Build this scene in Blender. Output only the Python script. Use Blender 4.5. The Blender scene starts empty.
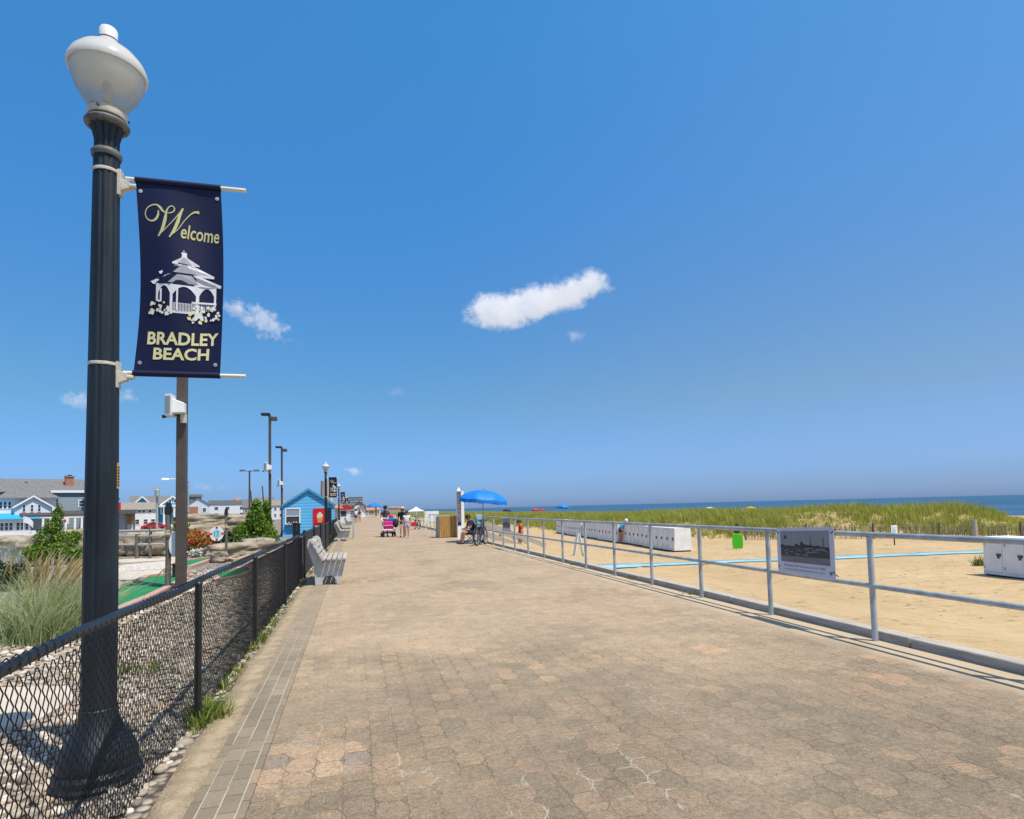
import bpy, math, random
import numpy as np
from mathutils import Vector, Matrix, Euler, noise
R = math.radians
random.seed(7); rng = np.random.default_rng(7)
S = bpy.context.scene
COL = S.collection

# ------------------------------------------------------------------ camera
F_PX, IMG_W, IMG_H = 605.0, 1024, 819
CAM_YAW, CAM_PITCH, CAM_ROLL, SHIFT_Y = 14.604, 3.3, -1.4, 0.0613
EYE = Vector((0, 0, 1.5))
camd = bpy.data.cameras.new('camera'); cam = bpy.data.objects.new('camera', camd); COL.objects.link(cam)
camd.sensor_width = 36; camd.lens = 36 * F_PX / IMG_W; camd.shift_y = SHIFT_Y
camd.clip_start = .05; camd.clip_end = 60000
CAMR = Matrix.Rotation(R(-CAM_YAW), 3, 'Z') @ Matrix.Rotation(math.pi / 2 + R(CAM_PITCH), 3, 'X') @ Matrix.Rotation(R(CAM_ROLL), 3, 'Z')
cam.matrix_world = Matrix.Translation(EYE) @ CAMR.to_4x4()
S.camera = cam
def ray(x, y):
    return (CAMR @ Vector(((x - IMG_W / 2) / F_PX, -(y - IMG_H / 2 - SHIFT_Y * IMG_W) / F_PX, -1)))
def at(x, y, z=0.0):           # the ground point seen at a pixel
    d = ray(x, y); return EYE + d * ((z - EYE.z) / d.z)
def atY(x, y, Y):
    d = ray(x, y); return EYE + d * (Y / d.y)
def atX(x, y, X):
    d = ray(x, y); return EYE + d * (X / d.x)

# ------------------------------------------------------------------ sun, sky, exposure
TO_SUN = Vector((.28, -.35, 1)).normalized()
sund = bpy.data.lights.new('sun', 'SUN'); sund.energy = 4.6; sund.angle = R(.5); sund.color = (1, .935, .82)
sun = bpy.data.objects.new('sun', sund); COL.objects.link(sun)
sun.rotation_euler = (-TO_SUN).to_track_quat('-Z', 'Y').to_euler()
world = bpy.data.worlds.new('World'); S.world = world; world.use_nodes = True
S.view_settings.view_transform = 'Standard'; S.view_settings.look = 'None'
S.view_settings.exposure = 0.10; S.view_settings.gamma = 1
SKY_STRENGTH = .128

class NT:
    """small helper to write node trees"""
    def __init__(s, nt): s.nt = nt; s.n = nt.nodes; s.l = nt.links
    def new(s, t, **k):
        n = s.n.new(t)
        for a, b in k.items(): setattr(n, a, b)
        return n
    def put(s, sock, v):
        if isinstance(v, bpy.types.NodeSocket): s.l.new(v, sock)
        elif v is not None: sock.default_value = v
    def m(s, op, a, b=None, c=None, clamp=False):
        n = s.new('ShaderNodeMath', operation=op, use_clamp=clamp)
        for i, v in enumerate((a, b, c)): s.put(n.inputs[i], v) if v is not None else None
        return n.outputs[0]
    def v(s, op, a, b=None):
        n = s.new('ShaderNodeVectorMath', operation=op)
        s.put(n.inputs[0], a)
        if b is not None: s.put(n.inputs[1], b)
        return n.outputs['Value'] if op in ('DOT_PRODUCT', 'LENGTH', 'DISTANCE') else n.outputs[0]
    def scale(s, a, k):
        n = s.new('ShaderNodeVectorMath', operation='SCALE'); s.put(n.inputs[0], a); s.put(n.inputs['Scale'], k); return n.outputs[0]
    def noise(s, vec, scale, detail=3, rough=.55, color=False):
        n = s.new('ShaderNodeTexNoise'); s.put(n.inputs['Vector'], vec)
        n.inputs['Scale'].default_value = scale; n.inputs['Detail'].default_value = detail; n.inputs['Roughness'].default_value = rough
        return n.outputs['Color' if color else 'Fac']
    def mix(s, f, a, b, mode='MIX'):
        n = s.new('ShaderNodeMix', data_type='RGBA', blend_type=mode); n.clamp_factor = True
        s.put(n.inputs[0], f)
        for i, v in ((6, a), (7, b)):
            s.put(n.inputs[i], (*v, 1) if isinstance(v, tuple) and len(v) == 3 else v)
        return n.outputs[2]
    def smooth(s, x, a, b):
        n = s.new('ShaderNodeMapRange', interpolation_type='SMOOTHSTEP')
        s.put(n.inputs[0], x); n.inputs[1].default_value = a; n.inputs[2].default_value = b
        return n.outputs[0]
    def ramp(s, x, stops):
        n = s.new('ShaderNodeValToRGB'); s.put(n.inputs[0], x); cr = n.color_ramp
        while len(cr.elements) < len(stops): cr.elements.new(.5)
        for e, (p, c) in zip(cr.elements, stops): e.position = p; e.color = (*c, 1)
        return n.outputs[0]

w = NT(world.node_tree); w.n.clear()
sky = w.new('ShaderNodeTexSky', sky_type='NISHITA'); sky.sun_disc = False
sky.sun_elevation = math.asin(TO_SUN.z); sky.sun_rotation = math.atan2(TO_SUN.x, TO_SUN.y)
sky.altitude = 0; sky.air_density = 1.0; sky.dust_density = .6; sky.ozone_density = 2.6
hsv = w.new('ShaderNodeHueSaturation'); w.put(hsv.inputs['Color'], sky.outputs[0])
hsv.inputs['Saturation'].default_value = 1.12; hsv.inputs['Value'].default_value = 1.0; hsv.inputs['Hue'].default_value = .502
dirv = w.v('NORMALIZE', w.new('ShaderNodeTexCoord').outputs['Generated'])
sepd = w.new('ShaderNodeSeparateXYZ'); w.put(sepd.inputs[0], dirv)
# deep, slightly violet summer blue that stays blue down to a humid horizon
tint = w.ramp(sepd.outputs[2], [(0, (.175, .285, .62)), (.03, (.172, .28, .56)), (.17, (.255, .385, .45)), (.45, (.265, .57, .70)), (.64, (.29, .68, .77))])
# whitening added round the sun, high behind the camera, to warm the shadow fill
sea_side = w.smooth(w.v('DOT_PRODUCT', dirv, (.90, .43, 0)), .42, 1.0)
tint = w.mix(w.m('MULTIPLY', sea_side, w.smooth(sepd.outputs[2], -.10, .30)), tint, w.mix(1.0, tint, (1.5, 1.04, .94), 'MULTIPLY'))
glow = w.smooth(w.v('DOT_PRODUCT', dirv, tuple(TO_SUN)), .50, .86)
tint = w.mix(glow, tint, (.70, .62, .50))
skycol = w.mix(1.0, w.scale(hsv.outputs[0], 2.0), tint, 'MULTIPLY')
def cloud(cx, cy, half_w, half_h, tilt, dens, seed, col, fine=30):
    """a small fair-weather cloud at a bearing of the sky"""
    global skycol
    c = ray(cx, cy).normalized(); up = Vector((0, 0, 1))
    r = c.cross(up).normalized(); u = r.cross(c).normalized()
    ct, st = math.cos(R(tilt)), math.sin(R(tilt))
    r, u = r * ct + u * st, u * ct - r * st
    a = w.m('DIVIDE', w.v('DOT_PRODUCT', dirv, tuple(r)), half_w / F_PX)
    b = w.m('DIVIDE', w.v('DOT_PRODUCT', dirv, tuple(u)), half_h / F_PX)
    front = w.m('GREATER_THAN', w.v('DOT_PRODUCT', dirv, tuple(c)), .5)
    off = w.v('ADD', dirv, (seed * 3.1, seed * 1.7, 0))
    n1 = w.noise(off, fine, 8, .66); n2 = w.noise(off, 9, 2, .5)
    rad = w.m('ADD', w.m('MULTIPLY', a, a), w.m('MULTIPLY', b, b))
    rad = w.m('SQRT', rad)
    edge = w.m('ADD', w.m('SUBTRACT', 1.0, rad), w.m('ADD', w.m('MULTIPLY', w.m('SUBTRACT', n1, .5), 1.35 if fine < 50 else 2.6), w.m('MULTIPLY', w.m('SUBTRACT', n2, .5), .9)))
    mask = w.m('MULTIPLY', w.m('MULTIPLY', w.smooth(edge, .0, .55 if fine < 50 else 1.0), dens), front)
    lit = w.smooth(w.m('ADD', b, w.m('MULTIPLY', w.m('SUBTRACT', n1, .5), 1.6)), -.9, .9)
    cc = w.mix(lit, tuple(x * .80 for x in col), col)
    skycol = w.mix(mask, skycol, cc)
CW = (6.3, 6.6, 7.3)
cloud(499, 313, 35, 19, 4, .90, 1, CW)
cloud(528, 306, 40, 17, 12, .9, 1, CW)
cloud(566, 294, 44, 20, 14, .95, 2.3, CW)
cloud(588, 287, 26, 15, 6, .8, 2.3, CW)
cloud(264, 322, 33, 15, -22, .55, 3.7, CW, 75)
cloud(236, 308, 15, 10, -20, .4, 8.1, CW, 75)
cloud(576, 336, 13, 7, 0, .3, 4.9, CW, 75)
cloud(78, 400, 12, 9, 0, .45, 6.2, CW, 75)
cloud(126, 396, 12, 7, 0, .4, 7.7, CW, 75)
cloud(394, 393, 13, 5, 0, .14, 9.2, CW, 75)
cloud(353, 471, 9, 5, 0, .5, 10.4, CW, 75)
cloud(205, 487, 16, 5, 0, .22, 11.9, CW, 75)
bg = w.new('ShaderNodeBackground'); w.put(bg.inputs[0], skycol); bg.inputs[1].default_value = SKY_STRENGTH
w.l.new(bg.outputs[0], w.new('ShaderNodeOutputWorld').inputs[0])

# ------------------------------------------------------------------ materials
def newmat(name):
    m = bpy.data.materials.new(name); m.use_nodes = True
    t = NT(m.node_tree); b = m.node_tree.nodes['Principled BSDF']
    return m, t, b
def mk(name, col, rough=.6, var=.12, scale=6, bump=0., metal=0., col2=None, spec=.4, stretch=(1, 1, 1), bscale=None, detail=4, island=0.):
    m, t, b = newmat(name)
    tc = t.new('ShaderNodeTexCoord').outputs['Object']
    p = t.v('MULTIPLY', tc, stretch)
    n = t.noise(p, scale, detail)
    c2 = col2 or tuple(c * (1 - var) for c in col); c1 = col if col2 else tuple(min(1, c * (1 + var)) for c in col)
    c = t.mix(t.smooth(n, .3, .7), c2, c1)
    if island:
        ri = t.new('ShaderNodeNewGeometry').outputs['Random Per Island']
        c = t.mix(1.0, c, t.mix(ri, (1 - island,) * 3, (1 + island,) * 3), 'MULTIPLY')
    t.put(b.inputs['Base Color'], c)
    b.inputs['Roughness'].default_value = rough; b.inputs['Metallic'].default_value = metal
    b.inputs['Specular IOR Level'].default_value = spec
    if bump:
        bn = t.new('ShaderNodeBump'); bn.inputs['Strength'].default_value = bump; bn.inputs['Distance'].default_value = .02
        t.put(bn.inputs['Height'], t.noise(p, bscale or scale * 4, 4)); t.put(b.inputs['Normal'], bn.outputs[0])
    return m
def mk_leaf(name, stops, rough=.55, trans=.25):
    """leaf / blade material: colour differs from leaf to leaf"""
    m, t, b = newmat(name)
    ri = t.new('ShaderNodeNewGeometry').outputs['Random Per Island']
    c = t.ramp(ri, stops)
    t.put(b.inputs['Base Color'], c); b.inputs['Roughness'].default_value = rough; b.inputs['Specular IOR Level'].default_value = .25
    tr = t.new('ShaderNodeBsdfTranslucent'); t.put(tr.inputs[0], c)
    mx = t.new('ShaderNodeMixShader'); mx.inputs[0].default_value = trans
    t.l.new(b.outputs[0], mx.inputs[1]); t.l.new(tr.outputs[0], mx.inputs[2])
    t.l.new(mx.outputs[0], m.node_tree.nodes['Material Output'].inputs[0])
    return m

_np = at(298, 763, 0); NEW_X, NEW_Y = _np.x, _np.y
def paver_material():
    m, t, b = newmat('octagonal concrete pavers')
    P = t.new('ShaderNodeTexCoord').outputs['Object']
    wob = t.scale(t.v('SUBTRACT', t.noise(P, 1.3, 2, color=True), (.5, .5, .5)), .03)
    wob2 = t.scale(t.v('SUBTRACT', t.noise(P, 11, 2, color=True), (.5, .5, .5)), .034)
    q0 = t.v('MULTIPLY', t.v('ADD', t.v('ADD', P, wob), wob2), (1 / .188, 1 / .205, 0))
    sw = t.new('ShaderNodeSeparateXYZ'); t.put(sw.inputs[0], q0)
    cq = t.new('ShaderNodeCombineXYZ'); t.put(cq.inputs[0], sw.outputs[1]); t.put(cq.inputs[1], sw.outputs[0]); q = cq.outputs[0]
    RR_, HH_ = (1, 1.7320508, 1), (.5, .8660254, 0)
    ga = t.v('SUBTRACT', t.v('MULTIPLY', t.v('FRACTION', t.v('DIVIDE', q, RR_)), RR_), HH_)
    qb = t.v('SUBTRACT', q, HH_)
    gb = t.v('SUBTRACT', t.v('MULTIPLY', t.v('FRACTION', t.v('DIVIDE', qb, RR_)), RR_), HH_)
    flat_ = lambda g_: t.v('MULTIPLY', g_, (1, 1, 0))
    ga, gb = flat_(ga), flat_(gb)
    sel = t.m('LESS_THAN', t.v('DOT_PRODUCT', ga, ga), t.v('DOT_PRODUCT', gb, gb))
    mg = t.new('ShaderNodeMix', data_type='VECTOR'); t.put(mg.inputs[0], sel); t.put(mg.inputs[4], gb); t.put(mg.inputs[5], ga); g = mg.outputs[1]
    ab = t.v('ABSOLUTE', g); sab = t.new('ShaderNodeSeparateXYZ'); t.put(sab.inputs[0], ab)
    e = t.m('SUBTRACT', .5, t.m('MAXIMUM', t.v('DOT_PRODUCT', ab, (.5, .8660254, 0)), sab.outputs[0]))
    e = t.m('MINIMUM', e, t.m('ABSOLUTE', t.m('SUBTRACT', .44, sab.outputs[1])))
    idv = t.v('FLOOR', t.v('ADD', t.scale(t.v('SUBTRACT', q, g), 4.0), (.5, .5, 0)))
    cid = t.new('ShaderNodeCombineXYZ'); si = t.new('ShaderNodeSeparateXYZ'); t.put(si.inputs[0], idv); t.put(cid.inputs[0], si.outputs[0]); t.put(cid.inputs[1], si.outputs[1])
    wn = t.new('ShaderNodeTexWhiteNoise', noise_dimensions='2D'); t.put(wn.inputs['Vector'], cid.outputs[0])
    rnd = wn.outputs['Value']
    wn2 = t.new('ShaderNodeTexWhiteNoise', noise_dimensions='2D'); t.put(wn2.inputs['Vector'], t.v('ADD', cid.outputs[0], (37.3, 11.7, 0)))
    big = t.noise(P, .42, 3, .6); mid = t.noise(t.v('ADD', P, (9, 4, 0)), 1.1, 3, .6)
    base = t.ramp(t.m('ADD', t.m('MULTIPLY', rnd, .26), t.m('MULTIPLY', big, .74)),
                  [(.24, (.158, .131, .095)), (.42, (.200, .162, .116)), (.55, (.242, .187, .130)), (.72, (.284, .206, .143))])
    # whole patches relaid in pinker stones, others greyer
    pink = t.m('MULTIPLY', t.smooth(mid, .54, .68), t.smooth(rnd, .35, .6))
    base = t.mix(t.m('MULTIPLY', pink, .75), base, (.40, .265, .165))
    # a handful of newer stones let in by the border: rose, buff and lilac grey
    dv = t.v('MULTIPLY', t.v('SUBTRACT', t.v('ADD', P, t.scale(wob2, 3.0)), (NEW_X, NEW_Y, 0)), (1 / .46, 1 / .42, 0))
    newp = t.m('MULTIPLY', t.smooth(t.v('LENGTH', dv), 1.0, .8), t.smooth(wn2.outputs['Value'], .10, .2))
    newc = t.ramp(wn2.outputs['Value'], [(.1, (.22, .19, .16)), (.3, (.25, .215, .185)), (.45, (.37, .27, .185)), (.7, (.41, .30, .21)), (1, (.33, .25, .16))])
    base = t.mix(t.m('MULTIPLY', newp, .85), base, newc)
    grey = t.m('MULTIPLY', t.smooth(t.noise(t.v('ADD', P, (3, 17, 0)), .9, 3), .55, .66), t.smooth(wn2.outputs['Value'], .35, .6))
    base = t.mix(t.m('MULTIPLY', grey, .7), base, (.175, .15, .115))
    fine = t.noise(P, 85, 4, .7)
    base = t.mix(.75, base, t.ramp(fine, [(.28, (.42, .42, .40)), (.5, (1, 1, 1)), (.72, (1.65, 1.6, 1.5))]), 'MULTIPLY')
    speck = t.new('ShaderNodeTexVoronoi'); t.put(speck.inputs['Vector'], P); speck.inputs['Scale'].default_value = 130
    base = t.mix(t.m('MULTIPLY', t.m('LESS_THAN', speck.outputs['Distance'], .28), .35), base, t.mix(t.m('GREATER_THAN', fine, .5), (.12, .1, .08), (.55, .48, .38)))
    # sand lies over the stones further along, hiding the joints
    sp0 = t.new('ShaderNodeSeparateXYZ'); t.put(sp0.inputs[0], P); sy0 = sp0.outputs[1]
    sandm = t.m('MULTIPLY', t.smooth(t.m('ADD', t.noise(t.v('ADD', P, (0, 3, 2)), .45, 5, .7), t.m('MULTIPLY', t.smooth(sy0, 3.6, 9.0), .22)), .36, .76), .95)
    base = t.mix(t.m('MULTIPLY', sandm, .58), base, t.mix(t.noise(P, 1.6, 6, .75), (.335, .265, .19), (.44, .345, .25)))
    streak = t.noise(t.v('MULTIPLY', P, (.8, 1.3, 1)), .8, 5, .65)
    base = t.mix(t.m('MULTIPLY', t.smooth(streak, .52, .7), .28), base, (.42, .345, .26))
    base = t.mix(t.m('MULTIPLY', t.smooth(streak, .46, .32), .22), base, (.17, .14, .11))
    blot = t.noise(t.v('ADD', P, (21, 5, 0)), 2.6, 5, .7)
    base = t.mix(t.m('MULTIPLY', t.smooth(blot, .6, .76), .3), base, (.47, .4, .31))
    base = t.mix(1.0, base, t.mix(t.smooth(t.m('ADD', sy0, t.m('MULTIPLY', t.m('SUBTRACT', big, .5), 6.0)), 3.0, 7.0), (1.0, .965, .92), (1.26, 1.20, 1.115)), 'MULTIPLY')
    jw = t.smooth(e, .038, .010)
    jn = t.noise(P, 2.4, 2)
    jw = t.m('MAXIMUM', jw, 0)
    joint = t.m('MULTIPLY', jw, t.m('SUBTRACT', 1.0, t.m('MULTIPLY', sandm, .9)))
    base = t.mix(t.m('MULTIPLY', joint, t.m('ADD', .15, t.m('MULTIPLY', t.smooth(jn, .35, .65), .5))), base, (.115, .095, .072))
    grain = t.noise(P, 32, 5, .75); row = t.noise(P, 7, 3, .6)
    base = t.mix(.8, base, t.ramp(grain, [(.3, (.58, .58, .56)), (.5, (1, 1, 1)), (.7, (1.42, 1.39, 1.33))]), 'MULTIPLY')
    base = t.mix(.6, base, t.ramp(row, [(.3, (.80, .79, .78)), (.5, (1, 1, 1)), (.7, (1.14, 1.13, 1.11))]), 'MULTIPLY')
    drk = t.m('MULTIPLY', t.m('MULTIPLY', t.smooth(t.noise(t.v('ADD', P, (5, 31, 0)), .62, 5, .65), .50, .62), t.smooth(wn2.outputs['Value'], .15, .5)), .30)
    base = t.mix(drk, base, (.185, .155, .118))
    # lime bloom in some joints
    lime = t.m('MULTIPLY', t.smooth(t.noise(t.v('MULTIPLY', t.v('ADD', P, (2.2, 0, 0)), (1.9, .75, 1)), 1.0, 4, .65), .56, .62), t.smooth(e, .040, .016))
    base = t.mix(t.m('MULTIPLY', lime, t.m('MULTIPLY', t.smooth(t.noise(P, 17, 3), .35, .55), t.m('SUBTRACT', .62, t.m('MULTIPLY', sandm, .5)))), base, (.54, .48, .38))
    sep = t.new('ShaderNodeSeparateXYZ'); t.put(sep.inputs[0], P)
    edge = t.m('MULTIPLY', t.smooth(t.m('ADD', sep.outputs[0], t.m('MULTIPLY', jn, .5)), 4.95, 5.35), .7)
    base = t.mix(edge, base, (.55, .43, .29))       # blown sand along the rail
    t.put(b.inputs['Base Color'], base); b.inputs['Roughness'].default_value = .85; b.inputs['Specular IOR Level'].default_value = .25
    h = t.m('ADD', t.m('MULTIPLY', t.m('SUBTRACT', 1.0, joint), .9), t.m('MULTIPLY', fine, .35))
    h = t.m('ADD', h, t.m('MULTIPLY', rnd, .25))
    bn = t.new('ShaderNodeBump'); bn.inputs['Strength'].default_value = .5; bn.inputs['Distance'].default_value = .007
    t.put(bn.inputs['Height'], h); t.put(b.inputs['Normal'], bn.outputs[0])
    return m

def brick_material():
    m, t, b = newmat('border bricks')
    P = t.new('ShaderNodeTexCoord').outputs['Object']
    s = t.new('ShaderNodeSeparateXYZ'); t.put(s.inputs[0], t.v('ADD', P, t.scale(t.v('SUBTRACT', t.noise(P, 5, 2, color=True), (.5, .5, .5)), .008)))
    u = t.m('DIVIDE', s.outputs[0], .098); ci = t.m('FLOOR', u)
    vv = t.m('ADD', t.m('DIVIDE', s.outputs[1], .2), t.m('MULTIPLY', ci, .43))
    fu = t.m('ABSOLUTE', t.m('SUBTRACT', t.m('FRACT', u), .5)); fv = t.m('ABSOLUTE', t.m('SUBTRACT', t.m('FRACT', vv), .5))
    cid = t.new('ShaderNodeCombineXYZ'); t.put(cid.inputs[0], ci); t.put(cid.inputs[1], t.m('FLOOR', vv))
    wn = t.new('ShaderNodeTexWhiteNoise', noise_dimensions='2D'); t.put(wn.inputs['Vector'], cid.outputs[0])
    fine = t.noise(P, 85, 4, .7)
    c = t.ramp(wn.outputs['Value'], [(0, (.19, .155, .108)), (.5, (.235, .19, .13)), (.9, (.27, .212, .145)), (1, (.36, .25, .165))])
    c = t.mix(.7, c, t.ramp(fine, [(.28, (.55, .55, .53)), (.5, (1, 1, 1)), (.72, (1.4, 1.38, 1.32))]), 'MULTIPLY')
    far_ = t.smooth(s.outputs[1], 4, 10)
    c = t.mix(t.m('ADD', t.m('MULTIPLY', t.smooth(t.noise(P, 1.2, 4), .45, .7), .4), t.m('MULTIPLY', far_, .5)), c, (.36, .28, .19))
    jl = t.smooth(t.m('SUBTRACT', .5, fu), .055, .02); jc = t.smooth(t.m('SUBTRACT', .5, fv), .03, .01)
    c = t.mix(t.m('MULTIPLY', jc, .8), c, (.11, .09, .07))
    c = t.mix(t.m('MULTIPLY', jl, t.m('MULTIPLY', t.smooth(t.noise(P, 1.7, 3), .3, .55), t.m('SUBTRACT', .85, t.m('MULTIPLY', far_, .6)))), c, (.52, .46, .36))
    t.put(b.inputs['Base Color'], c); b.inputs['Roughness'].default_value = .85
    bn = t.new('ShaderNodeBump'); bn.inputs['Strength'].default_value = .5; bn.inputs['Distance'].default_value = .008
    t.put(bn.inputs['Height'], t.m('ADD', t.m('SUBTRACT', 1, t.m('MAXIMUM', jl, jc)), t.m('MULTIPLY', fine, .35))); t.put(b.inputs['Normal'], bn.outputs[0])
    return m

def sand_material():
    m, t, b = newmat('beach sand')
    P = t.new('ShaderNodeTexCoord').outputs['Object']
    big = t.noise(P, .22, 4, .6); mid = t.noise(P, 2.2, 5, .65); fine = t.noise(P, 40, 3, .7)
    trk = t.noise(t.v('MULTIPLY', P, (.35, 2.4, 1)), 1.4, 4, .6)
    c = t.ramp(t.m('ADD', t.m('MULTIPLY', big, .6), t.m('MULTIPLY', mid, .4)), [(.3, (.43, .305, .165)), (.5, (.50, .365, .205)), (.7, (.56, .42, .25))])
    c = t.mix(.5, c, t.ramp(fine, [(.3, (.8, .79, .77)), (.7, (1.15, 1.15, 1.14))]), 'MULTIPLY')
    deb = t.m('MULTIPLY', t.smooth(t.noise(P, 7, 5, .75), .66, .74), .6)
    c = t.mix(.55, c, t.ramp(t.noise(t.v('MULTIPLY', P, (1.2, 3.2, 1)), 1.6, 5, .7), [(.3, (.82, .80, .77)), (.5, (1, 1, 1)), (.7, (1.12, 1.12, 1.12))]), 'MULTIPLY')
    c = t.mix(deb, c, (.23, .165, .10))
    t.put(b.inputs['Base Color'], c); b.inputs['Roughness'].default_value = .95; b.inputs['Specular IOR Level'].default_value = .1
    vo = t.new('ShaderNodeTexVoronoi', feature='SMOOTH_F1'); t.put(vo.inputs['Vector'], t.v('ADD', t.v('MULTIPLY', P, (1.0, 1.4, 1)), t.noise(P, 1.2, 2, color=True))); vo.inputs['Scale'].default_value = 2.1
    dent = t.m('MULTIPLY', t.smooth(vo.outputs['Distance'], .06, .26), t.smooth(t.noise(P, .5, 3), .35, .6))
    bn = t.new('ShaderNodeBump'); bn.inputs['Strength'].default_value = .9; bn.inputs['Distance'].default_value = .10
    t.put(bn.inputs['Height'], t.m('ADD', t.m('ADD', t.m('MULTIPLY', mid, .8), t.m('MULTIPLY', trk, .9)), t.m('ADD', t.m('MULTIPLY', fine, .12), t.m('MULTIPLY', dent, .8)))); t.put(b.inputs['Normal'], bn.outputs[0])
    return m

def gravel_material():
    m, t, b = newmat('river stone gravel')
    P = t.new('ShaderNodeTexCoord').outputs['Object']
    vo = t.new('ShaderNodeTexVoronoi'); t.put(vo.inputs['Vector'], P); vo.inputs['Scale'].default_value = 16
    g = t.new('ShaderNodeSeparateColor'); t.put(g.inputs[0], vo.outputs['Color'])
    c = t.ramp(g.outputs[0], [(0, (.19, .16, .13)), (.3, (.33, .28, .22)), (.6, (.45, .39, .32)), (.85, (.42, .30, .23)), (1, (.60, .56, .50))])
    c = t.mix(t.smooth(vo.outputs['Distance'], .35, .7), c, (.07, .058, .045))
    t.put(b.inputs['Base Color'], c); b.inputs['Roughness'].default_value = .8
    bn = t.new('ShaderNodeBump'); bn.inputs['Strength'].default_value = 1; bn.inputs['Distance'].default_value = .03
    t.put(bn.inputs['Height'], t.m('SUBTRACT', 1.0, vo.outputs['Distance'])); t.put(b.inputs['Normal'], bn.outputs[0])
    return m

def sea_material():
    m, t, b = newmat('sea water')
    P = t.new('ShaderNodeTexCoord').outputs['Object']
    n = t.noise(t.v('MULTIPLY', P, (.03, .006, 1)), 1, 5, .6)
    c = t.ramp(n, [(.3, (.016, .062, .125)), (.5, (.024, .088, .165)), (.7, (.045, .125, .21))])
    sep = t.new('ShaderNodeSeparateXYZ'); t.put(sep.inputs[0], P)
    near = t.m('ADD', sep.outputs[0], t.m('MULTIPLY', n, 60))
    foam = t.m('MULTIPLY', t.smooth(t.noise(t.v('MULTIPLY', P, (.25, .03, 1)), 1, 5, .7), .60, .66), t.smooth(near, 210, 150))
    c = t.mix(foam, c, (.7, .74, .76))
    t.put(b.inputs['Base Color'], c); b.inputs['Roughness'].default_value = .42; b.inputs['Specular IOR Level'].default_value = .25
    bn = t.new('ShaderNodeBump'); bn.inputs['Strength'].default_value = .8; bn.inputs['Distance'].default_value = 1.0
    t.put(bn.inputs['Height'], t.noise(t.v('MULTIPLY', P, (.3, .08, 1)), 1, 5, .65)); t.put(b.inputs['Normal'], bn.outputs[0])
    return m

def siding_material(name, col, pitch=.16, dark=.55):
    """clapboard: a bump groove under every board, its shadow line painted in"""
    m, t, b = newmat(name)
    P = t.new('ShaderNodeTexCoord').outputs['Object']
    s = t.new('ShaderNodeSeparateXYZ'); t.put(s.inputs[0], P)
    f = t.m('FRACT', t.m('DIVIDE', s.outputs[2], pitch))
    n = t.noise(t.v('MULTIPLY', P, (1, 1, 4)), 3, 3)
    c = t.mix(n, tuple(x * .9 for x in col), tuple(min(1, x * 1.08) for x in col))
    c = t.mix(t.smooth(f, .16, .04), c, tuple(x * dark for x in col))  # shadow line of each board, painted into the colour
    t.put(b.inputs['Base Color'], c); b.inputs['Roughness'].default_value = .55
    bn = t.new('ShaderNodeBump'); bn.inputs['Strength'].default_value = 1; bn.inputs['Distance'].default_value = .03
    t.put(bn.inputs['Height'], t.m('SUBTRACT', 1.0, f)); t.put(b.inputs['Normal'], bn.outputs[0])
    return m

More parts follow.
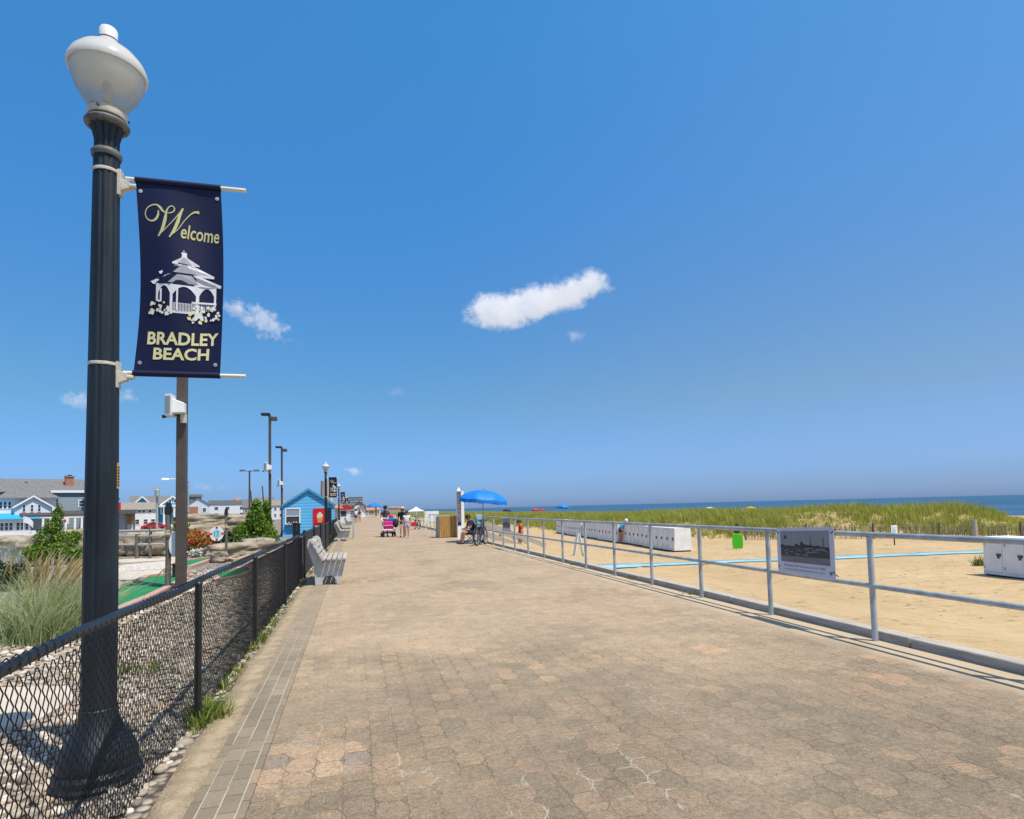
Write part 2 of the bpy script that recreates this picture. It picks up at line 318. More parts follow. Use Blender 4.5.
M = dict(
    paver=paver_material(), brick=brick_material(), sand=sand_material(), gravel=gravel_material(), sea=sea_material(),
    kerb=mk('sandy concrete kerb', (.44, .345, .225), .95, col2=(.29, .225, .145), scale=7, bump=.9, bscale=45, detail=8),
    timber=mk('weathered grey timber', (.44, .395, .335), .85, .2, 4, .5, stretch=(8, .6, 8), bscale=10),
    lamp_iron=mk('dark green-black cast iron', (.012, .019, .026), .5, .55, 7, .2, spec=.4, stretch=(1, 1, .12), detail=8, bscale=50),
    lamp_worn=mk('cast iron with worn edge', (.12, .125, .12), .55, .4, 18, .2, spec=.4),
    acrylic_top=mk('white acrylic dome', (.82, .83, .83), .22, .03, 5, spec=.5),
    bracket=mk('cream painted aluminium', (.58, .54, .44), .45, .15, 14, .15),
    rod=mk('cream fibreglass rod', (.75, .70, .54), .4, .05, 10),
    navy=mk('navy vinyl banner cloth', (.0055, .008, .040), .5, .15, 3, .12, spec=.3, bscale=5),
    letter=mk('pale yellow print', (.72, .66, .34), .5, .05, 20),
    letter_dim=mk('olive gold print', (.55, .52, .24), .5, .06, 20),
    print_white=mk('white print', (.74, .74, .76), .5, .05, 20),
    print_grey=mk('grey print', (.42, .42, .46), .5, .1, 20),
    black_vinyl=mk('black vinyl coating', (.012, .013, .014), .38, .3, 20, spec=.5),
    galv=mk('galvanised pipe', (.42, .45, .455), .5, .22, 5, .08, metal=.4, detail=8),
    concrete=mk('pale concrete', (.50, .49, .46), .85, .12, 6, .4, bscale=40),
    wood_grey=mk('silvered wood slat', (.42, .38, .34), .8, .2, 3, .4, stretch=(9, .8, 9), bscale=6),
    wood_brown=mk('brown plank', (.42, .24, .07), .75, .25, 3, .4, stretch=(9, 9, .7), bscale=6),
    pole_brown=mk('bronze painted steel', (.085, .066, .052), .5, .12, 6, spec=.45),
    piling=mk('weathered piling', (.17, .14, .115), .85, .25, 6, .6, stretch=(6, 6, .8)),
    rope=mk('rope', (.42, .36, .26), .9, .2, 40, .5),
    white=mk('white paint', (.80, .80, .79), .5, .04, 4),
    white_dirty=mk('white painted plywood', (.80, .79, .775), .6, .07, 3, .1, bscale=14),
    black=mk('black', (.02, .02, .022), .5, .2, 10),
    rubber=mk('rubber', (.025, .025, .027), .7, .2, 20),
    glass=mk('dark window glass', (.045, .06, .075), .08, .3, 2, spec=.7),
    shutter=mk('grey roller shade', (.30, .35, .37), .6, .06, 20, stretch=(.2, .2, 6)),
    turf=mk('green putting turf', (.012, .20, .065), .8, .12, 3, .3, bscale=200),
    turf_light=mk('light green putting turf', (.055, .22, .05), .8, .12, 3, .3, bscale=200),
    pink_kerb=mk('pink concrete edging', (.46, .30, .24), .85, .12, 6, .3),
    beige=mk('beige concrete', (.56, .49, .40), .85, .08, 4, .3),
    stone_white=mk('pale crushed stone', (.55, .50, .44), .9, .4, 14, 1., bscale=18),
    rock=mk('layered boulder', (.46, .39, .285), .95, col2=(.19, .155, .11), scale=1.7, bump=1., stretch=(1, 1, 2.2), bscale=9, detail=9),
    soil=mk('lawn and soil', (.13, .13, .06), .95, .3, .5, .5),
    red=mk('red panel', (.66, .012, .018), .45, .05, 5),
    blue_canvas=mk('blue umbrella cloth', (.006, .19, .66), .6, .08, 5),
    mat_blue=mk('light blue beach mat', (.17, .43, .56), .8, col2=(.34, .50, .54), scale=1.6, bump=.3),
    shed_blue=siding_material('turquoise blue siding', (.105, .43, .72), .2, .3),
    shed_trim=mk('blue trim', (.07, .32, .54), .5, .08, 6),
    shed_panel=mk('blue plywood', (.05, .30, .55), .55, .08, 6),
    roof_dark=mk('charcoal shingles', (.10, .10, .105), .9, .3, 20, .6),
    roof_mid=mk('grey shingles', (.17, .17, .175), .9, .25, 3, .6, stretch=(1, 1, 6)),
    roof_tan=mk('tan shingles', (.27, .24, .20), .9, .2, 3, .5, stretch=(1, 1, 6)),
    roof_orange=mk('orange clay roof', (.46, .22, .11), .85, .2, 6, .4),
    side_grey=siding_material('grey-blue siding', (.24, .30, .35), .22, .75),
    side_pale=siding_material('pale blue-white siding', (.60, .66, .72), .22, .8),
    side_white=siding_material('white siding', (.76, .77, .78), .22, .85),
    side_slate=siding_material('slate blue siding', (.11, .19, .25), .22, .8),
    side_teal=siding_material('bright cyan siding', (.035, .43, .55), .22, .8),
    side_tan=siding_material('tan shingle wall', (.36, .31, .26), .22, .8),
    brick_red=mk('red chimney brick', (.40, .18, .11), .9, .2, 25, .5),
    porch_brown=mk('dark brown porch roof', (.075, .06, .058), .8, .2, 6),
    awning=mk('bright blue awning', (.02, .36, .68), .6, .06, 5),
    far_tower=mk('blue-grey tower block', (.27, .33, .40), .7, .1, .4),
    skin=mk('skin', (.50, .29, .20), .5, .06, 8), skin_tan=mk('tanned skin', (.38, .19, .12), .5, .06, 8),
    hair=mk('dark hair', (.025, .018, .014), .6, .2, 30),
    cl_black=mk('black clothing', (.025, .025, .03), .8, .2, 8), cl_grey=mk('charcoal shirt', (.07, .06, .065), .8, .2, 8),
    cl_navy=mk('navy clothing', (.015, .03, .085), .8, .2, 8), cl_red=mk('red clothing', (.55, .02, .035), .8, .1, 8),
    cl_white=mk('white clothing', (.72, .72, .74), .8, .06, 8), cl_blue=mk('bright blue top', (.03, .34, .62), .8, .1, 8),
    cl_khaki=mk('khaki shorts', (.28, .24, .17), .8, .1, 8), cl_lilac=mk('lilac skirt', (.45, .42, .62), .8, .15, 12),
    straw=mk('straw hat', (.62, .52, .36), .8, .1, 20),
    pink=mk('hot pink cloth', (.72, .03, .26), .7, .1, 8), lime=mk('lime green foam', (.10, .72, .02), .5, .05, 6),
    cyan_print=mk('teal print', (.02, .38, .40), .5, .05, 8),
    yellow=mk('orange-yellow label', (.80, .40, .01), .5, .08, 30),
    poster=mk('white poster board', (.60, .60, .66), .5, .03, 4),
    steel=mk('dark steel', (.09, .09, .10), .4, .2, 10, metal=.6),
    panel_photo=mk('grey photo panel', (.20, .20, .215), .4, col2=(.09, .09, .10), scale=5, detail=5),
)

# acorn globe: lightly tinted prismatic acrylic
def globe_material():
    m, t, b = newmat('prismatic acrylic')
    P = t.new('ShaderNodeTexCoord').outputs['Object']
    c = t.mix(t.noise(t.v('MULTIPLY', P, (1, 1, .3)), 9, 3), (.80, .79, .72), (.90, .89, .84))
    t.put(b.inputs['Base Color'], c); b.inputs['Roughness'].default_value = .22
    b.inputs['Transmission Weight'].default_value = .82; b.inputs['IOR'].default_value = 1.3
    s = t.new('ShaderNodeSeparateXYZ'); t.put(s.inputs[0], P)
    ang = t.m('ARCTAN2', s.outputs[1], s.outputs[0])
    h = t.m('SINE', t.m('MULTIPLY', ang, 90))
    bn = t.new('ShaderNodeBump'); bn.inputs['Strength'].default_value = .2; bn.inputs['Distance'].default_value = .003
    t.put(bn.inputs['Height'], h); t.put(b.inputs['Normal'], bn.outputs[0])
    return m
M['globe'] = globe_material()
M['acrylic_top'] = mk_leaf('white acrylic dome', [(0, (.82, .82, .80)), (1, (.84, .84, .82))], .22, .45)
M['pebble'] = mk_leaf('river pebbles', [(0, (.16, .135, .105)), (.2, (.32, .275, .215)), (.45, (.44, .385, .305)), (.62, (.43, .30, .20)), (.8, (.53, .46, .375)), (1, (.66, .60, .52))], .6, 0)
M['dune_leaf'] = mk_leaf('dune grass blades', [(0, (.14, .185, .018)), (.35, (.31, .355, .042)), (.7, (.44, .44, .075)), (.92, (.60, .54, .17)), (1, (.66, .56, .30))], .55, .4)
M['blue_leaf'] = mk_leaf('blue-green grass blades', [(0, (.24, .31, .12)), (.4, (.46, .54, .26)), (.75, (.60, .65, .38)), (1, (.74, .70, .46))], .5, .5)
M['plume'] = mk_leaf('golden seed heads', [(0, (.46, .33, .13)), (.5, (.60, .46, .20)), (1, (.72, .60, .34))], .6, .35)
M['juniper'] = mk_leaf('juniper foliage', [(0, (.03, .07, .008)), (.5, (.12, .22, .02)), (1, (.30, .42, .05))])
M['shrub'] = mk_leaf('dark shrub leaves', [(0, (.010, .028, .008)), (.6, (.03, .065, .015)), (1, (.08, .13, .03))])
M['weed'] = mk_leaf('weed leaves', [(0, (.09, .13, .02)), (.6, (.20, .25, .04)), (1, (.36, .38, .10))])
M['fl_red'] = mk_leaf('red and orange blossoms', [(0, (.55, .012, .02)), (.5, (.72, .02, .05)), (.75, (.75, .14, .02)), (1, (.70, .45, .02))])
M['fl_white'] = mk_leaf('white blossoms', [(0, (.6, .62, .55)), (1, (.82, .82, .80))])
M['dusty'] = mk_leaf('silver foliage', [(0, (.22, .27, .20)), (1, (.42, .47, .40))])

# ------------------------------------------------------------------ mesh helpers
class MB:
    def __init__(s): s.v = []; s.f = []
    def add(s, vs, fs):
        o = len(s.v); s.v += [tuple(p) for p in vs]; s.f += [tuple(i + o for i in f) for f in fs]; return s
    def hexa(s, p):
        return s.add(p, [(3, 2, 1, 0), (4, 5, 6, 7), (0, 1, 5, 4), (1, 2, 6, 5), (2, 3, 7, 6), (3, 0, 4, 7)])
    def box(s, x0, y0, z0, x1, y1, z1):
        return s.hexa([(x0, y0, z0), (x1, y0, z0), (x1, y1, z0), (x0, y1, z0), (x0, y0, z1), (x1, y0, z1), (x1, y1, z1), (x0, y1, z1)])
    def obox(s, c, size, rot=None):
        c = Vector(c); h = Vector(size) / 2; m = rot or Matrix.Identity(3)
        return s.hexa([c + m @ Vector((h.x * a, h.y * b, h.z * d)) for a, b, d in ((-1, -1, -1), (1, -1, -1), (1, 1, -1), (-1, 1, -1), (-1, -1, 1), (1, -1, 1), (1, 1, 1), (-1, 1, 1))])
    def bar(s, p0, p1, wd, ht):
        """a rectangular bar from p0 to p1"""
        p0, p1 = Vector(p0), Vector(p1); d = (p1 - p0).normalized()
        sd = d.cross(Vector((0, 0, 1)))
        sd = sd.normalized() if sd.length > 1e-4 else Vector((1, 0, 0))
        up = sd.cross(d); a, b = sd * wd / 2, up * ht / 2
        return s.hexa([p0 - a - b, p0 + a - b, p1 + a - b, p1 - a - b, p0 - a + b, p0 + a + b, p1 + a + b, p1 - a + b])
    def tube(s, pts, r, n=8, caps=True):
        pts = [Vector(p) for p in pts]; k = len(pts)
        rr = r if isinstance(r, (list, tuple)) else [r] * k
        vs = []; ref = None
        for i, p in enumerate(pts):
            d = (pts[min(i + 1, k - 1)] - pts[max(i - 1, 0)]).normalized()
            if ref is None: ref = Vector((0, 0, 1)) if abs(d.z) < .9 else Vector((1, 0, 0))
            a = d.cross(ref).normalized(); b = d.cross(a); ref = b.cross(d) if False else ref
            vs += [p + (a * math.cos(2 * math.pi * j / n) + b * math.sin(2 * math.pi * j / n)) * rr[i] for j in range(n)]
        fs = [(i * n + j, i * n + (j + 1) % n, (i + 1) * n + (j + 1) % n, (i + 1) * n + j) for i in range(k - 1) for j in range(n)]
        if caps: fs += [tuple(range(n - 1, -1, -1)), tuple((k - 1) * n + j for j in range(n))]
        return s.add(vs, fs)
    def lathe(s, prof, n=24, c=(0, 0, 0), rot=None, flute=0, depth=0., caps=True):
        c = Vector(c); m = rot or Matrix.Identity(3); vs = []
        for r, z in prof:
            for j in range(n):
                a = 2 * math.pi * j / n
                q = r * (1 - depth * (.5 + .5 * math.cos(a * flute)) ** 2) if flute else r
                vs.append(c + m @ Vector((q * math.cos(a), q * math.sin(a), z)))
        k = len(prof)
        fs = [(i * n + j, i * n + (j + 1) % n, (i + 1) * n + (j + 1) % n, (i + 1) * n + j) for i in range(k - 1) for j in range(n)]
        if caps: fs += [tuple(range(n - 1, -1, -1)), tuple((k - 1) * n + j for j in range(n))]
        return s.add(vs, fs)
    def prism(s, pts, vec):
        pts = [Vector(p) for p in pts]; n = len(pts); v = Vector(vec)
        return s.add(pts + [p + v for p in pts], [tuple(range(n - 1, -1, -1)), tuple(range(n, 2 * n))] + [(i, (i + 1) % n, n + (i + 1) % n, n + i) for i in range(n)])
    def ellip(s, c, r, n=14, m=9, rot=None):
        prof = [(max(1e-3, math.sin(math.pi * i / m)), -math.cos(math.pi * i / m)) for i in range(m + 1)]
        t = MB(); t.lathe(prof, n); q = rot or Matrix.Identity(3); c = Vector(c)
        return s.add([c + q @ Vector((x * r[0], y * r[1], z * r[2])) for x, y, z in t.v], t.f)
    def build(s, name, mat, parent=None, smooth=None, bevel=0):
        me = bpy.data.meshes.new(name); me.from_pydata(s.v, [], s.f); me.update()
        return link(name, me, mat, parent, smooth, bevel)
def link(name, me, mat, parent=None, smooth=None, bevel=0):
    o = bpy.data.objects.new(name, me); COL.objects.link(o)
    if mat is not None: me.materials.append(M[mat] if isinstance(mat, str) else mat)
    if smooth is not None:
        me.polygons.foreach_set('use_smooth', [True] * len(me.polygons)); me.set_sharp_from_angle(angle=R(smooth))
    if bevel:
        b = o.modifiers.new('bevel', 'BEVEL'); b.width = bevel; b.segments = 2; b.limit_method = 'ANGLE'
    if parent: o.parent = parent
    return o
def np_mesh(name, V, Fa, mat, parent=None, smooth=False):
    """V (n,3), Fa (m,k) with constant k"""
    me = bpy.data.meshes.new(name); V = np.asarray(V, np.float32); Fa = np.asarray(Fa, np.int32); k = Fa.shape[1]
    me.vertices.add(len(V)); me.vertices.foreach_set('co', V.ravel())
    me.loops.add(Fa.size); me.loops.foreach_set('vertex_index', Fa.ravel())
    me.polygons.add(len(Fa)); me.polygons.foreach_set('loop_start', np.arange(0, Fa.size, k, dtype=np.int32))
    try: me.polygons.foreach_set('loop_total', np.full(len(Fa), k, np.int32))
    except Exception: pass
    if smooth: me.polygons.foreach_set('use_smooth', np.ones(len(Fa), bool))
    me.update(calc_edges=True); me.validate()
    return link(name, me, mat, parent)
def tag(o, label=None, cat=None, group=None, kind=None):
    for k, v in (('label', label), ('category', cat), ('group', group), ('kind', kind)):
        if v: o[k] = v
    return o
def thing(name, label, cat, loc=(0, 0, 0), rz=0., group=None):
    o = bpy.data.objects.new(name, None); COL.objects.link(o); o.empty_display_size = .2
    o.location = loc; o.rotation_euler = (0, 0, rz)
    return tag(o, label, cat, group)
def copy_tree(o, parent=None):
    c = o.copy(); COL.objects.link(c)
    if parent: c.parent = parent
    for ch in [k for k in KIDS(o)]: copy_tree(ch, c)
    return c
def KIDS(o): return [k for k in list(bpy.data.objects) if k.parent == o]
def dup(o, loc, rz=0., label=None):
    c = copy_tree(o); c.location = loc; c.rotation_euler = (0, 0, rz)
    if label: c['label'] = label
    return c
def text2d(body, size=1., shear=0., bold=0., res=3):
    """lettering as flat 2-D triangles: (verts, faces)"""
    cu = bpy.data.curves.new('lettering', 'FONT'); cu.body = body; cu.size = size; cu.shear = shear; cu.offset = bold
    cu.fill_mode = 'BOTH'; cu.resolution_u = res; cu.align_x = 'LEFT'
    o = bpy.data.objects.new('lettering', cu); COL.objects.link(o)
    me = bpy.data.meshes.new_from_object(o.evaluated_get(bpy.context.evaluated_depsgraph_get()))
    vs = [(v.co.x, v.co.y) for v in me.vertices]; fs = [tuple(p.vertices) for p in me.polygons]
    bpy.data.objects.remove(o); bpy.data.curves.remove(cu); bpy.data.meshes.remove(me)
    return vs, fs
def fit2d(vs, x0, x1, y0, y1):
    xs = [v[0] for v in vs]; ys = [v[1] for v in vs]
    sx = (x1 - x0) / (max(xs) - min(xs)); sy = (y1 - y0) / (max(ys) - min(ys))
    return [(x0 + (x - min(xs)) * sx, y0 + (y - min(ys)) * sy) for x, y in vs]
def sm(a, b, x):
    t = min(1, max(0, (x - a) / (b - a))); return t * t * (3 - 2 * t)
def nz(x, y, z=0.): return noise.noise(Vector((x, y, z)))

# ------------------------------------------------------------------ terrain
X_L, X_R = -.84, 5.36          # the walk's edges
def zl(x, y):
    z = -.03 - .06 * sm(-1.2, -2.2, x) - 1.1 * sm(-14, -34, x)
    return z + .03 * nz(x * .8, y * .8)
FOOT = [(90, 8), (36, 22.3), (30, 28.3), (20.8, 33.3), (18.7, 42), (17.7, 51), (17, 120), (17, 900)]
def dune_d(x, y):
    best = 1e9; sgn = 1
    for (ax, ay), (bx, by) in zip(FOOT, FOOT[1:]):
        ex, ey = bx - ax, by - ay; t = ((x - ax) * ex + (y - ay) * ey) / (ex * ex + ey * ey); t = min(1, max(0, t))
        dx, dy = x - ax - ex * t, y - ay - ey * t; d = math.hypot(dx, dy)
        if d < best: best = d; sgn = 1 if ex * (y - ay) - ey * (x - ax) < 0 else -1
    return best * sgn
def zs(x, y):
    z = -.02 - .78 * sm(5.6, 11.5, x) - 1.9 * sm(66, 118, x) - 8 * sm(118, 160, x)
    d = dune_d(x, y)
    if d > -1:
        mlt = sm(.66, .86, y / max(x, 1)) * .86 + .14
        h = (1.22 - .34 * sm(34, 50, y) - .35 * sm(60, 90, y)) * sm(-.6, 6.5, d) * (1 - .9 * sm(42, 60, x)) * mlt * (1 + .38 * nz(x * .14, y * .14) + .14 * nz(x * .5, y * .5))
        z += h
    return z + .035 * nz(x * .7, y * .7, 5) * sm(5.5, 7, x)
def grid(xs, ys, zf, name, mat):
    V = [(x, y, zf(x, y)) for y in ys for x in xs]; n = len(xs)
    Fa = [(j * n + i, j * n + i + 1, (j + 1) * n + i + 1, (j + 1) * n + i) for j in range(len(ys) - 1) for i in range(n - 1)]
    return tag(np_mesh(name, V, Fa, mat, smooth=True), kind='structure')
def lin(*segs):
    out = []
    for a, b, n in segs: out += list(np.linspace(a, b, n, endpoint=False))
    return out + [segs[-1][1]]
grid(lin((-6000, -200, 6), (-200, -40, 10), (-40, -10, 24), (-10, -.95, 24)), lin((-200, -5, 8), (-5, 40, 80), (40, 120, 30), (120, 400, 10), (400, 6000, 6)), zl, 'ground', 'gravel')
grid(lin((5.5, 8, 14), (8, 16, 14), (16, 60, 66), (60, 160, 24)), lin((-200, -4, 8), (-4, 18, 30), (18, 70, 84), (70, 200, 40), (200, 900, 14), (900, 6000, 5)), zs, 'beach_sand', 'sand')
MB().box(118, -30000, -4, 40000, 40000, -2.62).build('sea', 'sea')['kind'] = 'structure'
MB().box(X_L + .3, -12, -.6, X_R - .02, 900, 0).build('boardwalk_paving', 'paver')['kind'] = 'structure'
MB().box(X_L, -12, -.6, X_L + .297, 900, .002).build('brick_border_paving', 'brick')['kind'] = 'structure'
# concrete edging under the chain-link fence: ragged sandy outer edge
eb = MB(); ys_ = lin((-6, 40, 150), (40, 160, 30))
ev = []
for y in ys_:
    ex = -1.05 + .05 * nz(y * 1.3, 2.2) + .03 * nz(y * 5, 1)
    ev.append([(ex - .05, y, -.12), (ex, y, -.012), (X_L - .003, y, .006), (X_L - .003, y, -.3)])
V = [p for q in ev for p in q]; n_ = len(ev)
Fa = [(i * 4 + k, i * 4 + k + 1, i * 4 + 4 + k + 1, i * 4 + 4 + k) for i in range(n_ - 1) for k in range(3)]
tag(np_mesh('concrete_kerb', V, Fa, 'kerb'), kind='structure')
# timber curb under the railing
tc = MB(); y = -4.; k = 0
while y < 25.4:
    L = 3.0; tc.box(5.40, y, -.25, 5.58, min(y + L - .012, 25.4), .088 + .005 * math.sin(k * 2.1)); y += L; k += 1
tag(tc.build('timber_curb', 'timber', bevel=.012), kind='structure')
tc = MB(); y = 33.
while y < 120: tc.box(5.40, y, -.25, 5.58, y + 2.98, .145); y += 3
tag(tc.build('timber_curb', 'timber'), kind='structure')

# ------------------------------------------------------------------ lamp posts
def make_lamp():
    t = thing('street_lamp', 'tall dark lamp post with white acorn globe nearest the camera, behind the chain-link fence', 'street lamp', (-1.465, 4.12, -.06), 0, 'lamp posts along the promenade')
    b = MB(); b.lathe([(.235, 0), (.235, .05), (.222, .065), (.222, .10), (.20, .12), (.207, .145), (.203, .18), (.190, .225), (.160, .275), (.128, .325), (.108, .375), (.099, .42), (.099, .445), (.094, .45)], 48)
    b.build('base', 'lamp_iron', t, 40)
    b = MB(); b.lathe([(.092, .45), (.090, 1.2), (.079, 2.6), (.070, 3.77)], 96, flute=12, depth=.07); b.build('shaft', 'lamp_iron', t, 60)
    b = MB(); b.lathe([(.078, 3.77), (.083, 3.785), (.083, 3.80), (.072, 3.815)], 32); b.build('collar', 'lamp_worn', t, 40)
    b = MB(); b.lathe([(.066, 3.81), (.068, 3.88), (.082, 3.94), (.098, 3.965)], 64, flute=12, depth=.16); b.build('capital', 'lamp_iron', t, 50)
    b = MB(); b.lathe([(.100, 3.962), (.118, 3.972), (.122, 3.985), (.112, 4.0), (.09, 4.005), (.09, 4.02)], 40); b.build('capital_rim', 'lamp_worn', t, 40)
    b = MB(); b.lathe([(.104, 4.02), (.107, 4.03), (.107, 4.06), (.100, 4.065)], 40); b.build('fitter_ring', 'bracket', t, 40)
    for a in (.4, 2.5, 4.6):
        b = MB(); b.tube([(.1 * math.cos(a), .1 * math.sin(a), 4.045), (.118 * math.cos(a), .118 * math.sin(a), 4.045)], .007, 6); b.build('thumb_screw', 'steel', t)
    g = MB(); g.lathe([(.092, 4.066), (.104, 4.085), (.135, 4.14), (.172, 4.20), (.195, 4.265), (.207, 4.325)], 64, caps=False)
    g = g.build('globe', 'globe', t, 60)
    sol = g.modifiers.new('thickness', 'SOLIDIFY'); sol.thickness = .004
    b = MB(); b.lathe([(.012, 4.07), (.03, 4.09), (.03, 4.15), (.022, 4.17), (.028, 4.24), (.012, 4.27)], 16); b.build('lamp_bulb', 'white', t, 40)
    b = MB(); b.lathe([(.214, 4.312), (.217, 4.328), (.212, 4.352), (.195, 4.39), (.155, 4.438), (.105, 4.477), (.07, 4.503), (.058, 4.52), (.0585, 4.524)], 64)
    b.build('dome', 'acrylic_top', t, 40)
    b = MB(); b.lathe([(.044, 4.52), (.05, 4.525), (.05, 4.595), (.045, 4.605), (.02, 4.608)], 24); b.build('finial', 'white', t, 40)
    b = MB(); b.lathe([(.055, 4.516), (.057, 4.52), (.057, 4.532), (.05, 4.534)], 24); b.build('finial_gasket', 'black', t, 40)
    for z in (3.60, 2.40):                                  # clamps that carry a banner
        b = MB(); b.lathe([(.0795 if z < 3 else .0735, z + .07), (.081 if z < 3 else .075, z + .072), (.081 if z < 3 else .075, z + .088), (.0795 if z < 3 else .0735, z + .09)], 32)
        b.box(.066, -.028, z - .06, .086, .028, z + .10)
        b.prism([(.086, -.022, z - .03), (.086, -.022, z + .045), (.13, -.022, z + .028), (.13, -.022, z - .012)], (0, .044, 0))
        b.tube([(.125, 0, z + .008), (.165, 0, z + .008)], .017, 12)
        b.build('banner_bracket', 'bracket', t, 40, bevel=.002)
    return t
lamp = make_lamp()
st = MB(); a0 = -.15
for k in range(4):                                          # the orange inspection sticker curves round the shaft
    a, b_ = a0 + k * .13, a0 + (k + 1) * .13
    r0, r1 = .0835, .087
    st.hexa([(r0 * math.cos(a), r0 * math.sin(a), 1.73), (r1 * math.cos(a), r1 * math.sin(a), 1.73), (r1 * math.cos(b_), r1 * math.sin(b_), 1.73), (r0 * math.cos(b_), r0 * math.sin(b_), 1.73),
             (r0 * math.cos(a), r0 * math.sin(a), 1.885), (r1 * math.cos(a), r1 * math.sin(a), 1.885), (r1 * math.cos(b_), r1 * math.sin(b_), 1.885), (r0 * math.cos(b_), r0 * math.sin(b_), 1.885)])
sticker = st.build('sticker', 'yellow', lamp)
lm = MB()
for k in range(7):
    z = 1.75 + k * .018
    for a in (-.08, .1):
        lm.obox((.088 * math.cos(a), .088 * math.sin(a), z), (.002, .012, .009), Matrix.Rotation(a, 3, 'Z'))
lm.build('sticker_print', 'black', sticker)

# banner: its cloth sags and curls a little; prints follow it
BX0, BX1, BZ0, BZ1, BYP = -1.305, -.818, 2.375, 3.595, 4.12
def bsurf(u, v, off=0.):       # u 0..1 left to right, v 0..1 top to bottom
    bow = math.sin(math.pi * v)
    x = BX0 + (BX1 - BX0) * u + bow * (.028 - .012 * u) - .0 * v
    z = BZ1 + (BZ0 - BZ1) * v + .014 * math.sin(math.pi * u) * (1 if v < .5 else -1) * .4
    y = BYP + .020 * math.sin(math.pi * v) * math.cos(2.2 * math.pi * u + .5) + .016 * math.sin(2 * math.pi * v) * (u - .5)
    return Vector((x, y - off, z))
def make_banner():
    t = thing('banner', 'navy banner with welcome lettering and white gazebo print, hung from the nearest lamp post', 'banner', (0, 0, 0), 0, 'navy banners on the lamp posts')
    nu, nv = 16, 40; V = []; Fa = []
    for side in (-.0015, .0015):
        V += [bsurf(i / nu, j / nv, side) for j in range(nv + 1) for i in range(nu + 1)]
    n1 = (nu + 1) * (nv + 1)
    for s_ in (0, 1):
        for j in range(nv):
            for i in range(nu):
                q = [j * (nu + 1) + i, j * (nu + 1) + i + 1, (j + 1) * (nu + 1) + i + 1, (j + 1) * (nu + 1) + i]
                q = [k + s_ * n1 for k in q]; Fa.append(q if s_ else q[::-1])
    cl = np_mesh('cloth', V, Fa, 'navy', t, True)
    for v_, z in ((0, BZ1), (1, BZ0)):
        b = MB(); b.tube([(BX0 - .002, BYP, z), (BX1 + .002, BYP, z)], .019, 14); b.build('hem', 'navy', t, 50)
        b = MB(); b.tube([(-1.36, BYP, z), (-.668, BYP, z)], .0125, 12); b.build('rod', 'rod', t, 50)
    for u, v in ((.05, .06), (.95, .06), (.06, .945), (.94, .945)):
        b = MB(); p = bsurf(u, v, .003); b.lathe([(.006, 0), (.012, .001), (.012, .002), (.006, .003)], 14, p, Matrix.Rotation(math.pi / 2, 3, 'X')); b.build('grommet', 'galv', t, 50)
    def px(x, y):              # position on the cloth, read from a flat 84 x 195 layout
        return (x - 136.6) / 84.2, (y - 183.3) / 194.0
    def flat(name, mat, polys, off=.004, th=.001):
        mb = MB()
        for P_ in polys:
            a = [bsurf(*px(x, y), off) for x, y in P_]; mb.prism(a, (0, -th, 0))
        return mb.build(name, mat, t)
    def stroke(mb, pts, wid, off=.004):
        pts = [Vector((*p, 0)) for p in pts]; Q = []
        for i in range(len(pts) - 1):                       # smooth the polyline
            p0 = pts[max(i - 1, 0)]; p1 = pts[i]; p2 = pts[i + 1]; p3 = pts[min(i + 2, len(pts) - 1)]
            for k in range(5):
                s_ = k / 5
                Q.append((.5 * ((2 * p1) + (p2 - p0) * s_ + (2 * p0 - 5 * p1 + 4 * p2 - p3) * s_ ** 2 + (3 * p1 - p0 - 3 * p2 + p3) * s_ ** 3), (i + s_) / (len(pts) - 1)))
        Q.append((pts[-1], 1)); A = []
        for i, (p, s_) in enumerate(Q):
            d = (Q[min(i + 1, len(Q) - 1)][0] - Q[max(i - 1, 0)][0]); d = d.normalized() if d.length else Vector((1, 0, 0))
            n = Vector((-d.y, d.x, 0)); w_ = np.interp(s_, np.linspace(0, 1, len(wid)), wid) / 2
            A.append((p + n * w_, p - n * w_))
        for (a, b), (c, d) in zip(A, A[1:]):
            mb.add([bsurf(*px(130 + q.x / 10.24, 195 + q.y / 10.24), off) for q in (a, b, d, c)], [(0, 1, 2, 3)])
    mb = MB()
    stroke(mb, [(281, 190), (276, 240), (250, 285), (205, 304), (160, 280), (145, 230), (165, 175), (215, 140), (265, 135), (300, 160), (325, 195), (350, 212)], [9, 22, 24, 16, 12, 10, 9, 12, 16, 26, 22, 8])
    stroke(mb, [(340, 212), (400, 213), (438, 190), (445, 158), (420, 137), (385, 158), (362, 200)], [6, 10, 12, 10, 9, 12, 18], .0042)
    stroke(mb, [(363, 195), (345, 290), (315, 385), (270, 466)], [14, 34, 30, 12], .0045)
    stroke(mb, [(266, 462), (350, 380), (430, 290), (490, 210), (530, 150)], [10, 8, 8, 9, 14], .0048)
    stroke(mb, [(532, 150), (500, 220), (470, 310), (430, 400), (385, 472)], [16, 26, 34, 28, 12], .0051)
    stroke(mb, [(381, 468), (470, 385), (540, 280), (605, 203), (650, 172), (692, 170)], [10, 8, 8, 10, 20, 32], .0054)
    vs, fs = text2d('elcome', 1, .22, .012)
    vs = fit2d(vs, 500, 890, 470, 320)
    mb.add([bsurf(*px(130 + x / 10.24, 195 + y / 10.24), .0045) for x, y in vs], [f for f in fs])
    mb.build('welcome_lettering', 'letter_dim', t)
    mb = MB()
